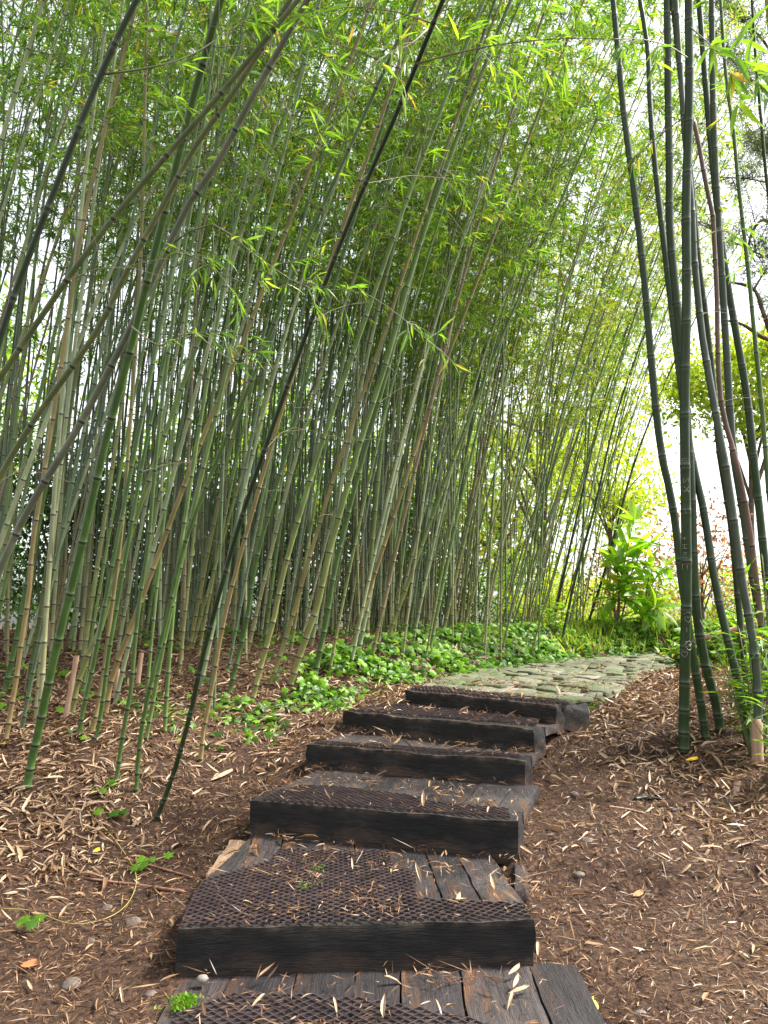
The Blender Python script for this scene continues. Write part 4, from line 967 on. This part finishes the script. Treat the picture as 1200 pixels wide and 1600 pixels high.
# grass beyond the path
def d_gr(x, y):
    xb = np.interp(y, *XB); return smooth(-.3, .3, -(x-(xb+0.2)-0)*0+1)*smooth(9.6, 10.6, y+.25*(x-3))*np.where(inpoly(x, y, PATHPOLY), 0, 1)*smooth(.9, 1.3, (x-np.interp(y, [8, 12, 20, 30], [1.2, 2.6, 3.6, 4]))+1)
x, y = scatter(26000, 1.0, 14, 9, 24, d_gr); k = len(x); mb = MB(); L = rng.uniform(.10, .28, k)
d = nrm(np.stack([rng.normal(0, .35, k), rng.normal(0, .35, k), np.ones(k)], 1))
leaves4(mb, np.stack([x, y, gz(x, y)-.01], 1), d, nrm(np.stack([rng.normal(size=k), rng.normal(size=k)-.3, np.full(k, .3)], 1)), L, np.full(k, .014), rng.random(k), fold=.1, droop=.3)
x, y = scatter(2600, 1.2, 3.6, 5.6, 9.5, lambda x, y: np.where(~inpoly(x, y, PATHPOLY) & inpoly(x, y, [(p[0]*1.0+.10, p[1]-.02) for p in PR]+[(p[0]+.02, p[1]+.3) for p in PR[::-1]]), .8, .0)) if False else (np.zeros(0), np.zeros(0))
tag(mb.build('grass', M['grass']), 'bright yellow green grass beyond the cobblestone path', 'grass', kind='stuff')
# moss fringe at the near right corner of the path
mb = MB(); k = 1400; e = PR[0]; x = rng.uniform(-.02, .34, k)+PR[0][0]; y = PR[0][1]+(x-PR[0][0])*.75+rng.normal(0, .05, k); ok = stair_clear(x, y); x, y = x[ok], y[ok]; k = len(x)
leaves4(mb, np.stack([x, y, np.maximum(gz(x, y), 0)+.0], 1), nrm(np.stack([rng.normal(0, .6, k), rng.normal(0, .6, k), np.ones(k)], 1)), rvec(k), rng.uniform(.012, .035, k), np.full(k, .006), rng.random(k)*.6)
tag(mb.build('moss', M['ivy']), 'green moss fringing the near corner of the cobblestones', 'moss', kind='stuff')

# ------------------------------------------------------------------ small things on the ground
def blob(name, px, w_, flat, label, mat='dirty_stone', zr=None, sink=.68, cat='stone', group=None):
    p = hit(*px) if zr is None else PZ(*px, zr); r = w_/2*p[1]/F; nu, nv = 12, 8; V = []
    for i in range(nv+1):
        th = math.pi*i/nv
        for j in range(nu):
            ph = 2*math.pi*j/nu; q = np.array([math.sin(th)*math.cos(ph), math.sin(th)*math.sin(ph)*.75, math.cos(th)*flat])
            V.append(q*r*(1+.35*float(fbm(q[0]*2+px[0], q[1]*2+q[2]*3+px[1], 2))))
    V = np.array(V); Fq = [[i*nu+j, i*nu+(j+1) % nu, (i+1)*nu+(j+1) % nu, (i+1)*nu+j] for i in range(nv) for j in range(nu)]
    mb = MB(); mb.add(V, [np.array(Fq)]); o = mb.build(name, M[mat]); o.location = (p[0], p[1], p[2]+r*flat*(1-2*sink)); o.rotation_euler = (0, 0, R.uniform(0, 3) if zr is None else .2); tag(o, label, cat, group); return o
blob('pebble', (316, 1536), 17, .68, 'small round cream pebble on the lowest step', mat='pebble', zr=STZ[0]+.005, sink=0.02, cat='pebble')
for px, w_, fl, lb in [((346, 1335), 22, .7, 'grey stone behind the left end of the second step'), ((112, 1535), 36, .45, 'flat grey stone half buried in the lower left soil'), ((208, 1440), 34, .4, 'brownish flat stone left of the second step'),
                       ((168, 1417), 22, .45, 'small grey stone under the reddish sticks'), ((142, 1470), 18, .6, 'pale pebble low on the left soil'), ((236, 1552), 22, .6, 'yellowish stone beside the lowest step'),
                       ((897, 1240), 18, .6, 'grey pebble right of the fourth step'), ((805, 1240), 15, .6, 'grey stone against the right end of the third step'), ((918, 1312), 24, .35, 'flat grey stone buried in the right trail'),
                       ((1000, 1582), 22, .4, 'flat grey stone in the lower right soil'), ((905, 1365), 18, .5, 'small buried stone right of the second step'), ((548, 1067), 14, .8, 'stone against the left end of the topmost step'),
                       ((176, 1583), 16, .5, 'small round stone at the bottom left'), ((1012, 1398), 14, .5, 'small grey pebble midway up the right trail')]:
    blob('stone', px, w_, fl, lb, group='loose stones')
mb = MB(); p = PZ(288, 1567, STZ[0]+.004); k = 420; q = rng.normal(size=(k, 2))*np.array([.019, .025])
leaves4(mb, np.c_[q, np.zeros(k)], nrm(np.c_[rng.normal(size=(k, 2))*.8, np.ones(k)]), rvec(k), rng.uniform(.010, .020, k), np.full(k, .007), rng.random(k)*.4+.4)
o = mb.build('moss_tuft', M['ivy']); o.location = tuple(p); tag(o, 'bright green moss tuft on the left of the lowest step', 'moss')
for zz, px in ((STZ[1], (480, 1385)), (STZ[1], (497, 1357))):
    mb = MB(); p = PZ(*px, zz+.006); k = 90; q = rng.normal(size=(k, 2))*np.array([.02, .03]); leaves4(mb, np.c_[q, np.zeros(k)], nrm(np.c_[rng.normal(size=(k, 2))*.8, np.ones(k)]), rvec(k), rng.uniform(.006, .013, k), np.full(k, .006), rng.random(k)*.5+.2)
    o = mb.build('moss_tuft', M['ivy']); o.location = tuple(p); tag(o, 'nearer green moss patch in the mesh of the second step' if px[1] > 1370 else 'farther green moss patch in the mesh of the second step', 'moss')
def flat_leaf(px, L, W, az, mat, label, zr=None, name='fallen_leaf'):
    p = hit(*px) if zr is None else PZ(*px, zr); mb = MB(); ts = np.linspace(0, 1, 7); V = []
    for t in ts:
        w_ = W*math.sin(math.pi*min(1, t*.9+.06))**.8; V += [[t*L, w_/2, .006+.012*t], [t*L, 0, .002+.006*math.sin(3*t)], [t*L, -w_/2, .005]]
    Fq = [[i*3+j, i*3+j+1, (i+1)*3+j+1, (i+1)*3+j] for i in range(6) for j in range(2)]; mb.add(V, [np.array(Fq)]); o = mb.build(name, M[mat]); o.location = (p[0], p[1], p[2]+.008); o.rotation_euler = (.15, -.15, az); tag(o, label, 'leaf')
flat_leaf((925, 1588), .065, .035, 1.2, 'yleaf', 'bright yellow leaf beside the lowest step at the bottom right')
flat_leaf((1072, 1191), .07, .03, -.2, 'yleaf', 'yellow leaf at the foot of the scratched bamboo')
flat_leaf((2, 1165), .07, .04, -.8, 'yleaf', 'yellow leaf at the left edge by the tan bamboo')
flat_leaf((34, 1512), .075, .04, -.4, 'oleaf', 'orange brown leaf low on the left soil')
flat_leaf((145, 1335), .035, .02, .5, 'yleaf', 'small yellow leaf on the left soil above the sticks')
flat_leaf((990, 1404), .05, .025, .3, 'oleaf', 'orange leaf midway on the right trail')
flat_leaf((795, 1528), .06, .011, .7, 'sheath', 'pale curled leaf on the lowest step, upper of two', STZ[0]+.004)
flat_leaf((802, 1548), .06, .012, 1.1, 'sheath', 'pale curled leaf on the lowest step, lower of two', STZ[0]+.004)
flat_leaf((330, 1222), .19, .03, 1.0, 'sheath', 'long pale sheath lying between black bamboo and third step', name='fallen_sheath')
def stick(pxs, r, mat, label, name='stick', lift=.006):
    P = catmull(np.array([hit(*p)+UP*lift for p in pxs]), 5*len(pxs)); P[:, 2] = np.maximum(P[:, 2], gz(P[:, 0], P[:, 1])+r*.5); b = P[0].copy()
    mb = MB(); tube(mb, P-b, r*(1-.4*np.linspace(0, 1, len(P)))*(1+.12*np.sin(np.arange(len(P))*1.7)), 7); o = mb.build(name, M[mat]); o.location = tuple(b); tag(o, label, 'twig')
stick([(287, 1396), (240, 1389), (190, 1382), (130, 1374)], .0085, 'stick', 'reddish brown stick lying left of the second step')
stick([(190, 1342), (225, 1352), (262, 1362), (300, 1373)], .008, 'stick', 'peeling pale red strip of wood above the reddish stick')
stick([(238, 1388), (250, 1400), (270, 1412)], .004, 'stick', 'short forked twig end by the reddish stick')
stick([(135, 1270), (170, 1305), (200, 1345), (213, 1378), (200, 1415), (165, 1440), (110, 1448), (50, 1428), (0, 1424)], .0022, 'vine', 'yellowish vine runner looping over the left soil', 'vine_runner', .012)
stick([(992, 1251), (1010, 1248), (1040, 1251)], .012, 'culm_dark', 'dark green offcut of bamboo lying on the right trail', 'bamboo_offcut')
stick([(952, 1262), (980, 1266), (1006, 1272)], .006, 'sheath', 'pale stick lying below the dark bamboo offcut')
stick([(1050, 1268), (1075, 1264)], .008, 'bark', 'short dark stick right of the bamboo offcut')
stick([(700, 1065), (670, 1068)], .005, 'sheath', 'small pale twig beside the topmost step')
# rotten plank pieces left and right of the second step
for pxs, lb, mt_ in [([(322, 1374), (398, 1352), (402, 1322), (358, 1322)], 'pale rotten plank fragment left of the mesh on the second step', 'rot'), ([(806, 1400), (828, 1396), (815, 1334), (800, 1335)], 'grey splintered plank edge right of the second step', 'plank')]:
    c = [PZ(u, v, -1.115) for u, v in pxs]; ctr = sum(c)/4; c = [q-ctr for q in c]
    mb = MB(); hexa(mb, c[0], c[1], c[2], c[3], .05, 8, 8, 2, .014, seed=55)
    o = mb.build('rotten_plank', M[mt_]); o.location = tuple(ctr+UP*.028); tag(o, lb, 'plank')

# ------------------------------------------------------------------ trees and shrubs beyond
def tree(name, base, trunk_h, r, crown_c, crown_r, nl, ls, mat, label, cat='tree', limbs=7, clumps=26, aspect=.5, group=None, seed=0):
    rr = random.Random(seed); base = np.array(base, float); base[2] = float(gz(base[0], base[1])); t = empty(name, tuple(base)); mt_, ml = MB(), MB()
    cc = np.array(crown_c, float); cr = np.array(crown_r, float)
    P = catmull(np.array([[0, 0, -.1], [rr.uniform(-.1, .1), 0, trunk_h*.5], [cc[0]*.6, cc[1]*.6, trunk_h], cc]), 14); tube(mt_, P, np.linspace(r, r*.3, 14), 8)
    cl = []
    for i in range(clumps):
        v = rvec(1)[0]*rr.uniform(.35, 1.0)**.6; cl.append(cc+v*cr)
    for i in range(limbs):
        a = P[rr.randint(5, 11)]; e = cl[i]; tube(mt_, catmull(np.array([a, (a+e)/2+np.array([0, 0, .15*cr[2]]), e]), 8), np.linspace(r*.4, r*.08, 8), 5)
    k = nl//clumps; PP = []
    for c in cl: PP.append(c+rng.normal(size=(k, 3))*cr*rr.uniform(.12, .26))
    PP = np.vstack(PP); n_ = len(PP); D = rng.normal(size=(n_, 3)); D[:, 2] -= .4; L = rng.uniform(.6, 1.2, n_)*ls
    leaves4(ml, PP, D, nrm(UP*.8+rng.normal(size=(n_, 3))*.7), L, L*aspect, rng.random(n_))
    mt_.build('trunk', M['bark'], t); ml.build('crown', M[mat], t, smooth_=False); tag(t, label, cat, group); return t
# evergreens behind the left of the grove
for i, (x, y, h, w_, lb) in enumerate([(-8.2, 11, 4.2, 1.6, 'dark evergreen shrub showing at the left edge behind the bamboo'), (-5.6, 13.5, 3.6, 1.6, 'dark evergreen bush behind the left third of the grove'),
                                      (-3.0, 15.5, 3.2, 1.8, 'low dark bush glimpsed behind the grove left of its middle'), (.2, 18.0, 3.4, 2.0, 'dark bush glimpsed behind the middle of the grove'), (-9.8, 17, 2.8, 2.4, 'broad dark bush far behind the left edge of the grove'), (-7.0, 20, 2.6, 2.6, 'broad dark bush far behind the left third of the grove'), (-1.5, 21, 2.6, 2.6, 'broad dark bush far behind the middle of the grove')]):
    tree('evergreen_shrub', (x, y, 0), h*.35, .09, (0, 0, h*.5), (w_, w_, h*.5), 7500, .13, 'dark', lb, 'shrub', 7, 34, .45, 'shrubs behind the grove', seed=i)
for i, (x, y, h, w_, m_, lb) in enumerate([(-15, 24, 11, 5, 'bleaf', 'tall green tree far behind the left edge of the grove'), (-5, 27, 10, 5, 'bleaf', 'tall green tree far behind the left half of the grove'),
                                          (4.5, 29, 10, 5, 'bleaf_y', 'tall light green tree far behind the right half of the grove')]):
    tree('broadleaf_tree', (x, y, 0), h*.4, .28, (0, 0, h*.62), (w_, w_*.7, h*.36), 8000, .3, m_, lb, 'tree', 9, 40, .5, 'tall trees behind the grove', seed=20+i)
# right background
tree('lime_green_tree', (8.0, 16.5, 0), 3.6, .10, (0, 0, 5.4), (1.9, 1.4, 1.35), 8000, .15, 'lime', 'bright yellow green tree glowing behind the right hand clump', limbs=9, clumps=44, seed=31)
tree('lime_green_tree', (5.9, 20, 0), 2.6, .09, (0, 0, 4.3), (1.7, 1.2, 1.5), 2600, .16, 'lime', 'paler airy yellow green tree farther back, left of the right hand clump', limbs=12, clumps=30, seed=32)
tree('green_bush', (3.0, 19, 0), .3, .04, (0, 0, .9), (1.5, .9, 1.0), 6000, .09, 'broad', 'leafy bush closing the gap behind the right end of the grove', 'bush', 6, 40, .5, 'bright bushes beyond the path', seed=77)
tree('copper_shrub', (5.5, 13.4, 0), .7, .04, (0, 0, 1.5), (1.1, .8, 1.05), 1100, .10, 'copper', 'copper leaved shrub behind the big leaved one', 'shrub', limbs=16, clumps=40, aspect=.55, seed=34)
tree('copper_shrub', (4.3, 14.5, 0), .6, .03, (0, 0, .9), (.9, .6, .7), 700, .09, 'copper', 'small sparse reddish shrub between grove and big leaved shrub', 'shrub', limbs=14, clumps=26, aspect=.55, seed=35)
for i, (x, y, h, w_, lb) in enumerate([(4.2, 17.5, 1.3, 1.3, 'low bright green bush beyond the grass, left of the copper shrub'), (7.2, 17, 1.5, 1.6, 'low bright green bush beyond the grass, behind the copper shrub'),
                                      (5.8, 21, 1.9, 2.0, 'far bright green bush beyond the path'), (10.2, 14.5, 1.7, 1.5, 'bright green bush behind the right hand clump'), (8.2, 11.5, 1.3, 1.0, 'bright green bush nearest behind the bamboo rail')]):
    tree('green_bush', (x, y, 0), .3, .04, (0, 0, h*.5), (w_, w_*.7, h*.55), 5000, .09, 'lime' if i != 4 else 'broad', lb, 'bush', 6, 40, .5, 'bright bushes beyond the path', seed=40+i)
tree('broadleaf_tree', (5.0, 24, 0), 3.6, .14, (0, 0, 8.0), (4.2, 2, 4.6), 11000, .2, 'bleaf_y', 'airy light green tree between the grove and the right hand clump', limbs=14, clumps=44, aspect=.3, seed=60)

# pine on the right with crooked limbs
b = PY(1290, 1000, 11.0); b[2] = float(gz(b[0], b[1])); t = empty('pine_tree', tuple(b)); mt_, ml = MB(), MB(); tag(t, 'old pine at the right edge with crooked bare limbs and thin needles', 'tree')
tr = catmull(np.array([b-UP*.1, PY(1300, 800, 11), PY(1275, 540, 11), PY(1260, 300, 11), PY(1215, 100, 11), PY(1190, -120, 11)]), 20)-b; tube(mt_, tr, np.linspace(.17, .06, 20), 8)
ends = []
for px, r0 in [([(1272, 545), (1200, 530), (1160, 507), (1130, 500)], .05), ([(1272, 540), (1225, 560), (1195, 495), (1178, 452), (1142, 441)], .055), ([(1258, 330), (1215, 350), (1188, 345), (1170, 380), (1180, 410)], .035),
               ([(1250, 290), (1200, 285), (1165, 279), (1120, 277)], .022), ([(1262, 420), (1210, 400), (1185, 402), (1180, 385), (1172, 340)], .02), ([(1230, 150), (1180, 130), (1140, 90), (1110, 60)], .025),
               ([(1215, 100), (1190, 60), (1150, 20), (1120, -30)], .025), ([(1245, 250), (1210, 240), (1180, 215)], .025), ([(1178, 452), (1195, 425), (1215, 400)], .02), ([(1262, 430), (1150, 380), (1060, 330), (1000, 300)], .016)]:
    P = catmull(np.array([PY(u, v, 11+.25*math.sin(i*2.1)) for i, (u, v) in enumerate(px)]), 16)-b; tube(mt_, P, np.linspace(r0, r0*.35, 16)*(1+.1*np.sin(np.arange(16)*2)), 6); ends.append(P)
PP = []
for i, P in enumerate(ends):
    for q in range([0, 3, 4, 7, 4, 16, 16, 16, 4, 8][i]):
        s = P[R.randint(6, 15)]; e = s+rng.normal(size=3)*np.array([.45, .3, .35]); tube(mt_, [s, (s+e)/2, e], [.008, .006, .003], 4, cap=False)
        k = 160; u_ = rng.random(k)[:, None]; PP.append(s+(e-s)*u_+rng.normal(size=(k, 3))*.07)
for q in range(60):
    s = tr[R.randint(12, 19)]+rng.normal(size=3)*np.array([1.2, .7, 1.0])+np.array([-.6, 0, .1]); PP.append(s+rng.normal(size=(130, 3))*np.array([.42, .3, .28])); 
PP = np.vstack(PP); k = len(PP); L = rng.uniform(.08, .14, k)
leaves4(ml, PP, rng.normal(size=(k, 3)), rvec(k), L, np.full(k, .007), rng.random(k)); mt_.build('trunk', M['bark'], t); ml.build('needles', M['needle'], t, smooth_=False)
print('objects', len(bpy.data.objects))
